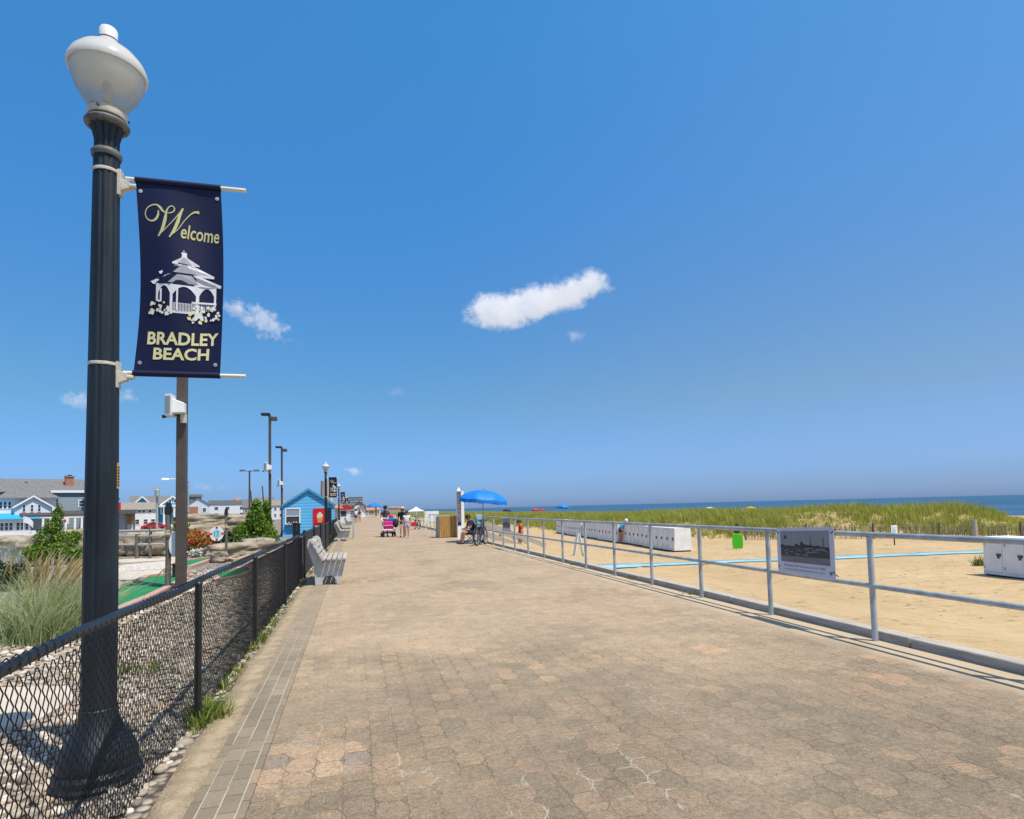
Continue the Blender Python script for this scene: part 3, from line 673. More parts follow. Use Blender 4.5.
    for body, x0, x1, y0, y1 in (('BRADLEY', 130, 890, 296, 158), ('BEACH', 205, 795, 458, 328)):
        vs, fs = text2d(body, 1, .0, .028); vs = fit2d(vs, x0, x1, y0, y1)
        # the lines climb slightly to the right
        mb.add([bsurf(*px(135 + x / 10.78, 320 + (y - (x - 500) * .012) / 10.78), .0045) for x, y in vs], fs)
    mb.build('place_lettering', 'letter', t)
    g = lambda pts: [(135 + x / 9.63, 245 + y / 9.63) for x, y in pts]
    W_ = []; G_ = []; D_ = []
    W_ += [[(437, 90), (447, 78), (458, 90)], [(425, 100), (470, 100), (478, 118), (425, 118)], [(430, 118), (472, 118), (478, 150), (425, 150)]]
    W_ += [[(425, 150), (478, 150), (590, 208), (590, 218), (340, 218), (335, 205)]]
    W_ += [[(380, 218), (530, 218), (735, 300), (730, 322), (215, 318), (205, 298)]]
    W_ += [[(300, 318), (600, 318), (808, 388), (800, 415), (740, 408), (560, 402), (330, 402), (190, 408), (150, 405), (120, 380)]]
    for x0, x1, y0, y1 in ((178, 200, 400, 570), (218, 236, 450, 575), (318, 343, 400, 690), (378, 394, 440, 650), (560, 590, 400, 680), (735, 756, 400, 600)):
        W_.append([(x0, y0), (x1, y0), (x1, y1), (x0, y1)])
    W_ += [[(200, 560), (760, 560), (760, 578), (200, 578)], [(343, 655), (600, 655), (600, 678), (343, 678)]]
    for k in range(16): W_.append([(348 + k * 14, 578), (354 + k * 14, 578), (354 + k * 14, 656), (348 + k * 14, 656)])
    for k in range(9): W_.append([(592 + k * 17, 578), (598 + k * 17, 578), (598 + k * 17, 640), (592 + k * 17, 640)])
    for x0, x1, ya in ((200, 318, 470), (343, 560, 475), (590, 735, 470)):
        n = 10
        for k in range(n):                                  # arched braces under the eaves
            s0, s1 = k / n, (k + 1) / n; h = lambda s_: 412 + (ya - 412) * (2 * s_ - 1) ** 2 * 1.3
            W_.append([(x0 + (x1 - x0) * s0, 405), (x0 + (x1 - x0) * s1, 405), (x0 + (x1 - x0) * s1, h(s1) + 6), (x0 + (x1 - x0) * s0, h(s0) + 6)])
    flat('gazebo_print', 'print_white', [g(p) for p in W_])
    G_ += [[(445, 150), (460, 150), (520, 210), (400, 210)], [(430, 222), (480, 222), (560, 300), (345, 300)], [(385, 320), (520, 320), (585, 385), (295, 385)],
           [(540, 322), (600, 322), (780, 392), (610, 388)], [(500, 222), (535, 222), (700, 300), (580, 300)], [(215, 405), (320, 405), (320, 415), (215, 415)], [(343, 580), (560, 580), (560, 586), (343, 586)]]
    flat('gazebo_shading_print', 'print_grey', [g(p) for p in G_], .0055)
    fl = []; rr = random.Random(4)
    for cx, cy, sx, sy, n in ((220, 645, 100, 60, 26), (650, 670, 150, 70, 40), (560, 720, 80, 50, 14)):
        for k in range(n):
            x = cx + rr.uniform(-1, 1) * sx; y = cy + rr.uniform(-1, 1) * sy; r_ = rr.uniform(9, 20)
            fl.append([(x + r_ * math.cos(a * math.pi / 3.5) * rr.uniform(.7, 1.1), y + r_ * math.sin(a * math.pi / 3.5) * rr.uniform(.7, 1.1)) for a in range(7)])
    flat('flower_print', 'letter', [g(p) for p in fl[::2]], .0065); flat('blossom_print', 'print_white', [g(p) for p in fl[1::2]], .0072)
    return t
banner = make_banner()
LAMPS = [(-1.72, 38.8, 'second lamp post, standing in front of the blue hut'), (-1.70, 69, 'third lamp post beyond the blue hut, before the orange-roofed kiosk'),
         (-1.70, 100, 'small distant fourth lamp post beyond the orange-roofed kiosk'), (-1.70, 131, 'tiny fifth lamp post farthest along the promenade')]
for x, y, lab in LAMPS:
    dup(lamp, (x, y, -.06), 0, lab)
    bb = dup(banner, (x + 1.465, y - 4.12, 0), 0, 'navy gazebo banner hung from the ' + lab.split(',')[0].replace(' beyond the blue hut', '').replace('small distant ', '').replace(' beyond the orange-roofed kiosk', '').replace('tiny ', '').replace(' farthest along the promenade', '') + ' away from the camera')

# ------------------------------------------------------------------ chain-link fence
FX = -1.155
def fence_posts(): return [1.5, 4.96, 7.6, 10.7, 14.6]
def make_fence():
    t = thing('chain_link_fence', 'black vinyl chain-link fence along the left kerb, beside the stones', 'fence', (FX, 1.5, 0))
    Y0, Y1, p, h = 0., 13.1, .063, 1.0
    nk = int((Y1 - Y0) / (p / 2)); nr = int(h / (p / 2))
    V = []; Fa = []; r = .0021
    zz = np.arange(nr + 1) * (p / 2) - .03
    for k in range(nk):
        yy = Y0 + k * p / 2 + ((np.arange(nr + 1) + k) % 2) * p / 2
        xx = np.where((np.arange(nr + 1) + k) % 2 == 0, .0025, -.0025) + .012 * np.sin(yy * 1.7) * np.sin(zz * 3)
        o = len(V)
        for i in range(nr + 1):
            # square wire section laid across both the run and the fence plane
            V += [(xx[i] - r, yy[i], zz[i] - r), (xx[i] + r, yy[i], zz[i] - r), (xx[i] + r, yy[i], zz[i] + r), (xx[i] - r, yy[i], zz[i] + r)]
        for i in range(nr):
            a = o + i * 4
            Fa += [(a + j, a + (j + 1) % 4, a + 4 + (j + 1) % 4, a + 4 + j) for j in range(4)]
    np_mesh('mesh_panel', V, Fa, 'black_vinyl', t)
    b = MB(); b.tube([(-.0, 0 + k * .5, 1.0 - .012 * math.sin(k * 1.3)) for k in range(27)], .023, 10); b.build('top_rail', 'black_vinyl', t, 50)
    b = MB()
    for k in range(207):                                    # the mesh is laced over the rail
        y = k * .063; b.tube([(.027, y - .01, .978), (.023, y + .006, 1.014), (.0, y + .02, 1.027), (-.024, y + .034, 1.008), (-.026, y + .048, .976)], .003, 5, False)
    b.build('lacing', 'black_vinyl', t)
    for k, y in enumerate(fence_posts()):
        b = MB(); b.tube([(.03, y - 1.5, -.2), (.03, y - 1.5, .985)], .026, 12); b.lathe([(.03, .985), (.028, 1.0), (.01, 1.012)], 12, (.03, y - 1.5, 0)); b.build('post', 'black_vinyl', t, 50)
    return t
make_fence()
def make_slat_fence(y0, y1, label):
    t = thing('privacy_fence', label, 'fence', (FX, y0, 0))
    b = MB(); y = .04
    k = 0
    while y < y1 - y0:
        b.box(-.006 + .003 * (k % 3), y, .03, .006 + .003 * (k % 3), y + .062, 1.02 + .008 * math.sin(k * 2.3)); y += .075; k += 1
    b.build('slat_panel', mk('charcoal privacy slats', (.032, .034, .037), .55, .35, 2, stretch=(1, 4, .3)), t)
    b = MB(); b.tube([(0, 0, 1.03), (0, y1 - y0, 1.03)], .021, 8); b.build('top_rail', 'black_vinyl', t, 50)
    n = int((y1 - y0) / 3) + 1
    for k in range(n):
        y = k * (y1 - y0) / (n - 1)
        b = MB(); b.tube([(.028, y, -.2), (.028, y, 1.09)], .03, 10); b.build('post', 'black_vinyl', t, 50)
    return t
make_slat_fence(14.65, 28.5, 'dark fence with charcoal privacy slats running up to the blue hut')
make_slat_fence(30.5, 39.5, 'short dark slatted fence section beyond the gap, near the second lamp post')
for k, y in enumerate((14.7, 15.5)):
    g = MB(); g.box(-.045, -.045, -.2, .045, .045, 1.24 - k * .03); g.box(-.055, -.055, 1.24 - k * .03, .055, .055, 1.27 - k * .03)
    o = g.build('gate_post', 'black_vinyl', None, bevel=.004); o.location = (FX - .18, y, 0)
    tag(o, ('nearer' if k == 0 else 'farther') + ' of two square black gate posts rising above the slatted fence', 'post', 'square gate posts at the fence')

# ------------------------------------------------------------------ pebbles, weeds
def ico():
    t = (1 + 5 ** .5) / 2
    v = np.array([(-1, t, 0), (1, t, 0), (-1, -t, 0), (1, -t, 0), (0, -1, t), (0, 1, t), (0, -1, -t), (0, 1, -t), (t, 0, -1), (t, 0, 1), (-t, 0, -1), (-t, 0, 1)], float)
    f = [(0, 11, 5), (0, 5, 1), (0, 1, 7), (0, 7, 10), (0, 10, 11), (1, 5, 9), (5, 11, 4), (11, 10, 2), (10, 7, 6), (7, 1, 8), (3, 9, 4), (3, 4, 2), (3, 2, 6), (3, 6, 8), (3, 8, 9), (4, 9, 5), (2, 4, 11), (6, 2, 10), (8, 6, 7), (9, 8, 1)]
    v /= np.linalg.norm(v[0]); V = list(map(tuple, v)); mid = {}; F2 = []
    def m(a, b):
        k = (min(a, b), max(a, b))
        if k not in mid:
            p = (np.array(V[a]) + np.array(V[b])) / 2; V.append(tuple(p / np.linalg.norm(p))); mid[k] = len(V) - 1
        return mid[k]
    for a, b, c in f:
        ab, bc, ca = m(a, b), m(b, c), m(c, a); F2 += [(a, ab, ca), (b, bc, ab), (c, ca, bc), (ab, bc, ca)]
    return np.array(V), np.array(F2)
IV, IF = ico()
PADS = [[tuple(at(px, py, -.05))[:2] for px, py in q] for q in (
    [(118, 584), (140, 579), (148, 575), (165, 573.5), (190, 571.5), (180, 583), (153, 598), (118, 613), (90, 622)],
    [(178, 560.8), (211, 556.6), (215, 559.2), (190, 568.2), (170, 570)], [(211, 573), (249, 566), (255, 570.5), (243, 577), (216, 583)],
    [(227, 558), (253, 550.5), (256, 553.5), (236, 561.5)], [(90, 555), (178, 555), (182, 569), (165, 576), (137, 581), (90, 584)])]
def inside(x, y, q):
    r_ = False
    for (x0, y0), (x1, y1) in zip(q, q[1:] + q[:1]):
        if (y0 > y) != (y1 > y) and x < (x1 - x0) * (y - y0) / (y1 - y0) + x0: r_ = not r_
    return r_
def in_path(x, y):            # the pale slab among the stones
    return (-9 < x < -2.35 and 5.35 < y < 6.75) or any(inside(x, y, q) for q in PADS)
def pebbles(n, x0, x1, y0, y1, r0, r1, name):
    V = []; Fa = []; o = 0; k = 0
    while k < n:
        x, y = random.uniform(x0, x1), random.uniform(y0, y1)
        if in_path(x, y) or math.hypot(x + 1.465, y - 4.12) < .25: continue
        r = random.uniform(r0, r1) * (1.6 if random.random() < .06 else 1)
        s = np.array([random.uniform(.8, 1.35), random.uniform(.7, 1.0), random.uniform(.45, .75)]) * r
        a = random.uniform(0, 6.28); c, d = math.cos(a), math.sin(a)
        q = IV * s * (1 + .09 * np.sin(IV[:, [1]] * 5 + k))
        q = np.stack([q[:, 0] * c - q[:, 1] * d, q[:, 0] * d + q[:, 1] * c, q[:, 2]], 1)
        q += (x, y, zl(x, y) + r * random.uniform(.05, .5))
        V.append(q); Fa.append(IF + o); o += len(IV); k += 1
    return tag(np_mesh(name, np.concatenate(V), np.concatenate(Fa), 'pebble', smooth=True), kind='stuff')
o = pebbles(7500, -4.6, -1.11, 2.2, 9.5, .016, .034, 'river_stones'); tag(o, 'rounded river stones in tan, grey and white behind the fence', 'stones')
o = pebbles(4500, -5.4, -1.11, 9.5, 19, .02, .042, 'river_stones'); tag(o, 'farther spread of rounded river stones beside the putting greens', 'stones')
MB().prism([(-12, 5.3, -.3), (-2.75, 5.3, -.3), (-2.4, 5.6, -.3), (-2.35, 6.1, -.3), (-2.6, 6.6, -.3), (-3.2, 6.75, -.3), (-12, 6.9, -.3)], (0, 0, .245)).build('garden_path', 'beige')['kind'] = 'structure'

def blades(name, spots, mat, parent=None, nb=10, h=(.5, .8), w=.012, spread=.12, lean=.35, wind=(0, 0), seg=2, jitter=.25):
    """tufts of tapering blades; spots = (x, y, z, scale)"""
    sp = np.asarray(spots, float); n = len(sp) * nb
    base = np.repeat(sp, nb, 0); sc = base[:, 3]
    ang = rng.uniform(0, 2 * math.pi, n); rad = np.sqrt(rng.uniform(0, 1, n)) * spread * sc
    P0 = base[:, :3] + np.stack([np.cos(ang) * rad, np.sin(ang) * rad, np.zeros(n)], 1)
    H = rng.uniform(*h, n) * sc
    la = ang + rng.normal(0, .6, n); lm = np.abs(rng.normal(lean, jitter, n)) * H
    L = np.stack([np.cos(la) * lm + wind[0] * H, np.sin(la) * lm + wind[1] * H, np.zeros(n)], 1)
    fa = rng.uniform(0, 2 * math.pi, n); W = np.stack([np.cos(fa), np.sin(fa), np.zeros(n)], 1) * (w * np.sqrt(sc))[:, None]
    rows = []
    for k in range(seg + 1):
        s = k / seg
        c = P0 + L * (s ** 1.8) + np.stack([np.zeros(n), np.zeros(n), H * (s - .18 * s * s * np.minimum(lm / H, 1.5))], 1)
        wk = W * (1 - s) ** .7 if k < seg else W * .04
        rows += [c - wk, c + wk]
    V = np.stack(rows, 1).reshape(-1, 3); m_ = 2 * (seg + 1)
    q = np.concatenate([np.array([[2 * k, 2 * k + 1, 2 * k + 3, 2 * k + 2]]) for k in range(seg)])
    Fa = (np.arange(n)[:, None, None] * m_ + q[None]).reshape(-1, 4)
    return np_mesh(name, V, Fa, mat, parent)
sp = []
for k in range(210):
    y = random.choice([5.1, 5.3, 6.1, 6.6, 7.4, 7.9, 8.2, 8.9, 10.0, 11.4, 13.9, 16, 18.5, 21, 22, 24, 25]) + random.gauss(0, .22)
    sp.append((FX + random.gauss(.045, .035), y, -.02, random.uniform(.3, 1.1)))
for k in range(60): sp.append((FX + random.gauss(.07, .05), 5.05 + random.gauss(0, .14), -.02, random.uniform(.6, 1.3)))
for k in range(26): sp.append((-2.2 + random.gauss(0, .15), 6.9 + random.gauss(0, .2), -.06, random.uniform(.5, 1.2)))
for y0 in (19.8, 11.3, 9.1, 14.6): 
    for k in range(7): sp.append((5.33 + random.gauss(0, .02), y0 + random.gauss(0, .12), 0, random.uniform(.3, .7)))
tag(blades('weeds', sp, 'weed', nb=8, h=(.06, .15), w=.006, spread=.05, lean=.7), 'green weeds sprouting along the foot of the fence and kerb', 'weeds', kind='stuff')

# ------------------------------------------------------------------ ornamental grass by the lamp post
c = at(44, 640, -.1)
t = thing('ornamental_grass', 'big blue-green grass clump with golden seed heads, left of the nearest lamp post', 'grass clump', (c.x, c.y, -.1))
sp = [(random.gauss(0, .30), random.gauss(0, .28), 0, random.uniform(.8, 1.15)) for k in range(95)]
blades('leaf_blades', sp, 'blue_leaf', t, nb=19, h=(.55, 1.05), w=.0065, spread=.10, lean=.62, wind=(.10, 0), seg=4)
pm = MB(); stem = MB()
for k in range(115):
    a = random.uniform(0, 6.28); r0 = abs(random.gauss(0, .27)); x0, y0 = math.cos(a) * r0, math.sin(a) * r0
    hh = random.uniform(.95, 1.38); lx, ly = math.cos(a) * .16 + random.gauss(.26, .14), math.sin(a) * .2 + random.gauss(0, .1)
    pts = [Vector((x0 + lx * s_ ** 1.7, y0 + ly * s_ ** 1.7, hh * (s_ - .12 * s_ ** 3))) for s_ in (0, .25, .5, .75, 1)]
    stem.tube(pts[:4], .0025, 4, False)
    pm.tube([pts[3], pts[3].lerp(pts[4], .3), pts[3].lerp(pts[4], .7), pts[4] + Vector((.04, 0, .02))], [.003, .010, .008, .002], 5)
stem.build('stems', 'plume', t); pm.build('seed_heads', 'plume', t)

# ------------------------------------------------------------------ leafy shrubs
def leaves(name, blobs, n, size, mat, parent, shell=.6, up=0.):
    bl = np.array([(*c_, *(r_ if isinstance(r_, tuple) else (r_,) * 3)) for c_, r_ in blobs], float)
    wgt = bl[:, 3] * bl[:, 4] + bl[:, 4] * bl[:, 5]; pick = rng.choice(len(bl), n, p=wgt / wgt.sum())
    d = rng.normal(size=(n, 3)); d /= np.linalg.norm(d, axis=1)[:, None]
    d *= (shell + (1 - shell) * rng.uniform(0, 1, n) ** .5)[:, None] * (1 + rng.normal(0, .10, n))[:, None]
    C = bl[pick, :3] + d * bl[pick, 3:6]
    a = rng.normal(size=(n, 3)); a[:, 2] += up; a /= np.linalg.norm(a, axis=1)[:, None]
    b = np.cross(a, rng.normal(size=(n, 3))); b /= np.linalg.norm(b, axis=1)[:, None]
    s = size * rng.uniform(.6, 1.3, n)[:, None]
    V = np.stack([C - a * s, C + b * s * .42, C + a * s, C - b * s * .42], 1).reshape(-1, 3)
    return np_mesh(name, V, np.arange(4 * n).reshape(-1, 4), mat, parent)
def shrub(name, label, cat, base, blobs, n, size, mat, trunk=True, group=None, up=.0, part='foliage'):
    t = thing(name, label, cat, base, 0, group)
    leaves(part, blobs, n, size, mat, t, .5, up)
    if trunk:
        b = MB(); tops = sorted(blobs, key=lambda q: -q[0][2])[:6]
        for c_, r_ in tops:
            b.tube([(0, 0, -.1), (c_[0] * .35, c_[1] * .35, c_[2] * .45), c_], [.06, .04, .012], 6)
        b.build('trunk', 'piling', t)
    return t
c = at(52, 562, -.15); k = 26.1
shrub('juniper', 'twisted bright green juniper in front of the grey-blue mansion', 'shrub', (c.x, c.y, -.15),
      [((.15, 0, 1.75), (.2, .2, .3)), ((.05, 0, 1.35), (.3, .3, .3)), ((-.15, 0, .95), (.45, .4, .4)), ((.35, 0, .75), (.5, .4, .4)), ((-.45, 0, .4), (.42, .4, .35)), ((.7, .1, .95), (.24, .22, .2)), ((0, 0, .25), (.65, .5, .3)), ((.2, 0, 2.0), (.12, .12, .18))],
      7000, .05, 'juniper', up=.8)
c = at(14, 592, -.12)
shrub('shrub', 'dark green rounded shrub at the left edge behind the grass clump', 'shrub', (c.x, c.y, -.12),
      [((-.25, 0, .4), (.3, .3, .3)), ((.02, .1, .36), (.24, .25, .26)), ((-.6, .1, .45), (.35, .3, .32)), ((-.1, .1, .15), (.42, .3, .18))], 3500, .038, 'shrub')
c = at(14, 575, -.12)
shrub('juniper', 'low bright green juniper bushes behind the dark shrub at the left edge', 'shrub', (c.x - .4, c.y + 3, -.12),
      [((-.3, 0, .45), (.4, .4, .3)), ((.25, .1, .5), (.3, .3, .28)), ((.7, .2, .32), (.3, .3, .25))], 1500, .07, 'juniper', up=.6)
c = at(140, 560, -.1)
shrub('juniper', 'small pointed juniper behind the rope fence left of the piling sign', 'shrub', (c.x, c.y + 5, -.1),
      [((0, 0, .6), (.8, .5, .45)), ((.1, 0, 1.15), (.3, .3, .4)), ((.2, 0, 1.65), (.14, .14, .4)), ((-.75, 0, .7), (.55, .4, .25))], 1300, .10, 'juniper', up=.8)
c = at(263, 549, -.1)
shrub('evergreen_shrub', 'tall dark evergreen standing left of the nearest slender brown light pole', 'shrub', (c.x - .2, c.y - 1.4, -.1),
      [((.1, 0, 1.2), (.38, .4, .7)), ((-.35, 0, .7), (.45, .4, .5)), ((.12, 0, 1.85), (.18, .2, .35)), ((.3, .2, .7), (.4, .4, .6))], 7500, .07, 'juniper', up=1.2)
c = at(284, 548, -.1)
shrub('evergreen_shrub', 'light green evergreen between the slender brown light poles and the blue hut', 'shrub', (c.x - .75, c.y - .4, -.1),
      [((-.05, 0, 1.1), (.36, .36, .6)), ((.05, 0, 1.75), (.2, .2, .4)), ((.15, 0, .5), (.4, .4, .5)), ((-.3, 0, .5), (.36, .4, .5))], 5500, .07, 'juniper', up=1.2)
c = at(215, 552, -.1)
shrub('shrub', 'dark green shrub under the boulders between the red flowers and hole sign', 'shrub', (c.x, c.y, -.1),
      [((-.3, 0, .35), (.6, .5, .4)), ((.4, 0, .45), (.6, .5, .4)), ((.9, .2, .3), (.4, .4, .35))], 1900, .08, 'shrub')
c = at(193, 556, -.1)
t = thing('flower_bush', 'red and orange flowering bush beside the thick brown pole', 'flowers', (c.x, c.y, -.1))
leaves('foliage', [((-.2, 0, .4), (.5, .4, .45)), ((.25, 0, .5), (.4, .4, .4))], 900, .07, 'weed', t)
leaves('blossoms', [((-.2, -.05, .5), (.55, .42, .5)), ((.3, -.05, .62), (.38, .4, .36))], 700, .06, 'fl_red', t, .9)
c = at(202, 557, -.1)
t = thing('flower_bush', 'low white flowering plant at the foot of the red flowers', 'flowers', (c.x + .1, c.y - .3, -.1))
leaves('foliage', [((0, 0, .1), (.5, .3, .15))], 250, .06, 'weed', t)
leaves('blossoms', [((0, -.05, .18), (.5, .32, .16))], 450, .05, 'fl_white', t, .9)
c = at(257, 553, -.1)
t = thing('silver_plant', 'silvery spiky plant at the foot of the tall dark evergreen', 'plant', (c.x, c.y - .6, -.1))
blades('foliage', [(random.gauss(0, .3), random.gauss(0, .2), .2, 1) for k in range(22)], 'dusty', t, nb=9, h=(.35, .6), w=.022, spread=.12, lean=.5, seg=2)

# ------------------------------------------------------------------ miniature golf: greens, edging, boulders
def pad(name, pts, mat, z=-.05, th=.25, kind='structure', kerb=True):
    P_ = [at(x, y, z) for x, y in pts]
    o = MB().prism([(p.x, p.y, z - th) for p in P_], (0, 0, th)).build(name, mat)
    o['kind'] = kind
    if kerb:
        b = MB(); n = len(P_)
        for i in range(n):
            a, c_ = P_[i], P_[(i + 1) % n]; b.bar((a.x, a.y, z - .03), (c_.x, c_.y, z - .03), .16, .15 + .004 * (i % 2))
        b.build('concrete_edging', 'pink_kerb')['kind'] = 'structure'
    return o
pad('putting_green', [(118, 586), (140, 580.5), (148, 576.5), (165, 575), (186, 573), (178, 583), (152, 596), (118, 610), (95, 618)], 'turf')
pad('putting_green', [(178, 561.8), (210, 557.6), (213, 559.2), (190, 567.2), (172, 569)], 'turf')
pad('putting_green', [(212, 574), (248, 567), (253, 570.5), (243, 576), (218, 581)], 'turf')
pad('putting_green', [(228, 559), (252, 551.5), (254, 553.5), (236, 560.5)], 'turf_light')
pad('garden_path', [(95, 573), (163, 569.5), (163, 575), (146, 576.2), (137, 580), (112, 582.5)], 'beige', -.048, kerb=False)
pad('stone_bed', [(95, 567), (176, 560), (178, 568), (95, 573)], 'stone_white', -.046, kerb=False)
pad('garden_path', [(95, 560.5), (178, 556.5), (178, 559.5), (95, 564)], 'beige', -.044, kerb=False)
def boulder(label, px, py, w_, h_, d_, z0, rz=0., dy=0., sd=0):
    """a squarish layered rock; px,py = its foot in the view, sizes in metres"""
    c_ = at(px, py, -.1); V = []
    q = IV * 1.0
    # one more subdivision through a denser sphere
    prof = MB(); prof.ellip((0, 0, 0), (1, 1, 1), 40, 24)
    for x, y, z in prof.v:
        m_ = max(abs(x), abs(y), abs(z)); k_ = 1 / (abs(x) ** 5 + abs(y) ** 5 + abs(z) ** 5) ** .2
        p = Vector((x, y, z)) * k_
        n_ = .20 * noise.fractal(p * 1.5 + Vector((sd * 7.1, sd, 0)), .9, 2.1, 5) + .022 * math.sin(p.z * 7 + sd + 2 * nz(p.x * 2, p.y * 2, sd))
        p = p * (1 + n_)
        V.append((p.x * w_ / 2, p.y * d_ / 2, p.z * h_ / 2 + h_ / 2))
    me = MB(); me.add(V, prof.f)
    o = me.build('boulder', 'rock', None, 50); o.location = (c_.x * (1 + dy / c_.y), c_.y + dy, z0); o.rotation_euler = (0, 0, rz)
    return tag(o, label, 'boulder', 'landscaping boulders at the golf course')
boulder('long flat boulder on top of the stack, below the white house', 210, 549, 2.9, .66, 1.5, .84, .05, 1.2, 1)
boulder('dark jagged boulder at the right end of the top slab', 240, 548, 1.25, .58, 1.3, .86, .3, 1.0, 2)
boulder('middle slab boulder behind the hole sign', 216, 549, 2.9, .72, 1.5, .26, -.03, .9, 3)
boulder('dark low boulder at the right end of the middle slab', 246, 550, 1.1, .6, 1.2, .28, .2, .8, 4)
boulder('log-shaped pale boulder lying in front of the shrub, right of the hole sign', 232, 557, 1.75, .55, .9, -.15, .28, 0, 5)
boulder('pale rounded boulder nearest the tall dark evergreen', 259, 552, 1.2, .62, .9, -.1, .4, -1.5, 6)
boulder('blocky boulder behind the rope fence nearest the lamp post', 124, 557, 1.2, .75, 1, -.1, .1, .6, 7)
boulder('blocky boulder in the middle of the row behind the rope fence', 146, 557, 1.3, .95, 1, -.1, -.1, 1.0, 8)
boulder('rounded boulder behind the piling with the white paddle sign', 161, 557, 1.0, .95, 1, -.1, .2, .8, 9)
boulder('grey boulder at the far left under the mansion porch', 14, 553, 2.6, 1.0, 1.2, -.35, 0, 3, 10)
boulder('tan boulder half hidden by the twisted juniper', 74, 554, 1.9, 1.15, 1.2, -.15, 0, 2, 11)
boulder('small dark boulder at the foot of the hole sign', 219, 562, .5, .35, .5, -.1, 0, 0, 12)

boulder('low tan boulder between the twisted juniper and the grey boulder at the far left', 42, 555, 1.9, .8, 1.1, -.25, .1, 3, 14)
boulder('rounded boulder just left of the lamp post behind the twisted juniper', 92, 556, 1.3, .8, 1.0, -.1, .2, 2, 15)
sp = []
for k in range(80):
    q = at(random.uniform(-10, 95), random.uniform(552, 566), -.1); sp.append((q.x, q.y, -.12, random.uniform(.5, 1.3)))
tag(blades('pale_grass', sp, 'dusty', nb=14, h=(.3, .7), w=.018, spread=.2, lean=.6), 'pale dry grass growing among the boulders below the mansion', 'grass', kind='stuff')
# rope / log fence
t = thing('log_fence', 'weathered log rail fence in front of the small pointed juniper', 'fence', tuple(at(140, 560, -.1)))
o0 = Vector(t.location)
for px in (108, 137, 150):
    p = at(px, 560, -.1) - o0
    b = MB(); b.tube([p, p + Vector((.01, 0, .95 if px != 150 else 1.2))], .075 if px == 137 else .05, 8); b.build('post', 'piling', t, 50)
for z in (.55, .86, 1.06):
    b = MB(); b.tube([at(96, 560, -.1) - o0 + Vector((0, 0, z)), at(164, 560, -.1) - o0 + Vector((0, 0, z + .02))], .045, 8); b.build('rail', 'wood_grey', t, 50)

# pilings with signs
def piling(label, px, py, h, r):
    c_ = at(px, py, -.1)
    t = thing('sign_piling', label, 'sign post', (c_.x, c_.y, -.1), 0, 'wooden pilings carrying golf hole signs')
    b = MB(); b.tube([(0, 0, -.1), (.01, 0, h * .5), (0, 0, h)], [r, r * .96, r * .9], 12); b.build('post', 'piling', t, 50)
    b = MB()
    for k in range(3): b.lathe([(r * 1.0, h * .70 + k * .05), (r * 1.28, h * .70 + k * .05 + .025), (r * 1.0, h * .70 + k * .05 + .05)], 14)
    b.tube([(-r * 2.6, 0, h * .70), (0, -r, h * .74), (r * 2.2, 0, h * .72)], [.03, .05, .03], 8); b.build('rope_binding', 'rope', t, 50)
    b = MB(); b.prism([(-r * 1.1, -.05, h), (r * 1.0, -.05, h), (r * 1.25, -.05, h + .16), (r * .8, -.05, h + .27), (-r * .5, -.05, h + .26), (-r * 1.2, -.05, h + .12)], (0, .1, 0)); b.build('carved_cap', 'black', t, bevel=.015)
    return t
t = piling('weathered piling carrying a white oval paddle sign, left of the thick brown pole', 167.5, 590, 1.62, .058)
b = MB(); b.prism([(.17 + .13 * math.cos(a), -.09, .98 + .27 * math.sin(a)) for a in [k * math.pi / 10 for k in range(20)]], (0, .03, 0)); b.build('sign_board', 'white', t)
t = piling('weathered piling carrying the round hole seventeen sign, in front of the boulders', 226, 560, 1.55, .045)
sg = MB(); sg.prism([(-.28 + .22 * math.cos(a), -.10, .93 + .26 * math.sin(a)) for a in [k * math.pi / 12 for k in range(24)]], (0, .03, 0)); sg = sg.build('sign_board', 'white', t)
b = MB()
for a in range(4):
    cx, cz = -.28 + .18 * math.cos(a * math.pi / 2), .93 + .21 * math.sin(a * math.pi / 2)
    b.prism([(cx + .045 * math.cos(k * math.pi / 4), -.104, cz + .045 * math.sin(k * math.pi / 4)) for k in range(8)], (0, .003, 0))
b.build('red_dots', 'red', sg)
b = MB(); b.prism([(-.28 + .13 * math.cos(a), -.104, .93 + .15 * math.sin(a)) for a in [k * math.pi / 10 for k in range(20)]], (0, .002, 0)); b.build('sign_center', mk('pale teal disc', (.35, .62, .64), .5), sg)
vs, fs = text2d('17', 1, 0, .03); vs = fit2d(vs, -.36, -.20, .84, 1.02); b = MB(); b.add([(x, -.108, z) for x, z in vs], fs); b.build('number', 'cyan_print', sg)
b = MB(); b.box(-.12, -.05, .90, .0, -.02, .95); b.build('arm', 'piling', t)
# small ball-washer box by the pole
c = at(176, 577, -.05); b = MB(); b.box(-.07, -.07, 0, .07, .07, .30); b.box(-.09, -.09, .30, .09, .09, .34)
o = b.build('ball_box', 'black', None, bevel=.01); o.location = c; tag(o, 'small dark box standing on the green beside the thick brown pole', 'box')

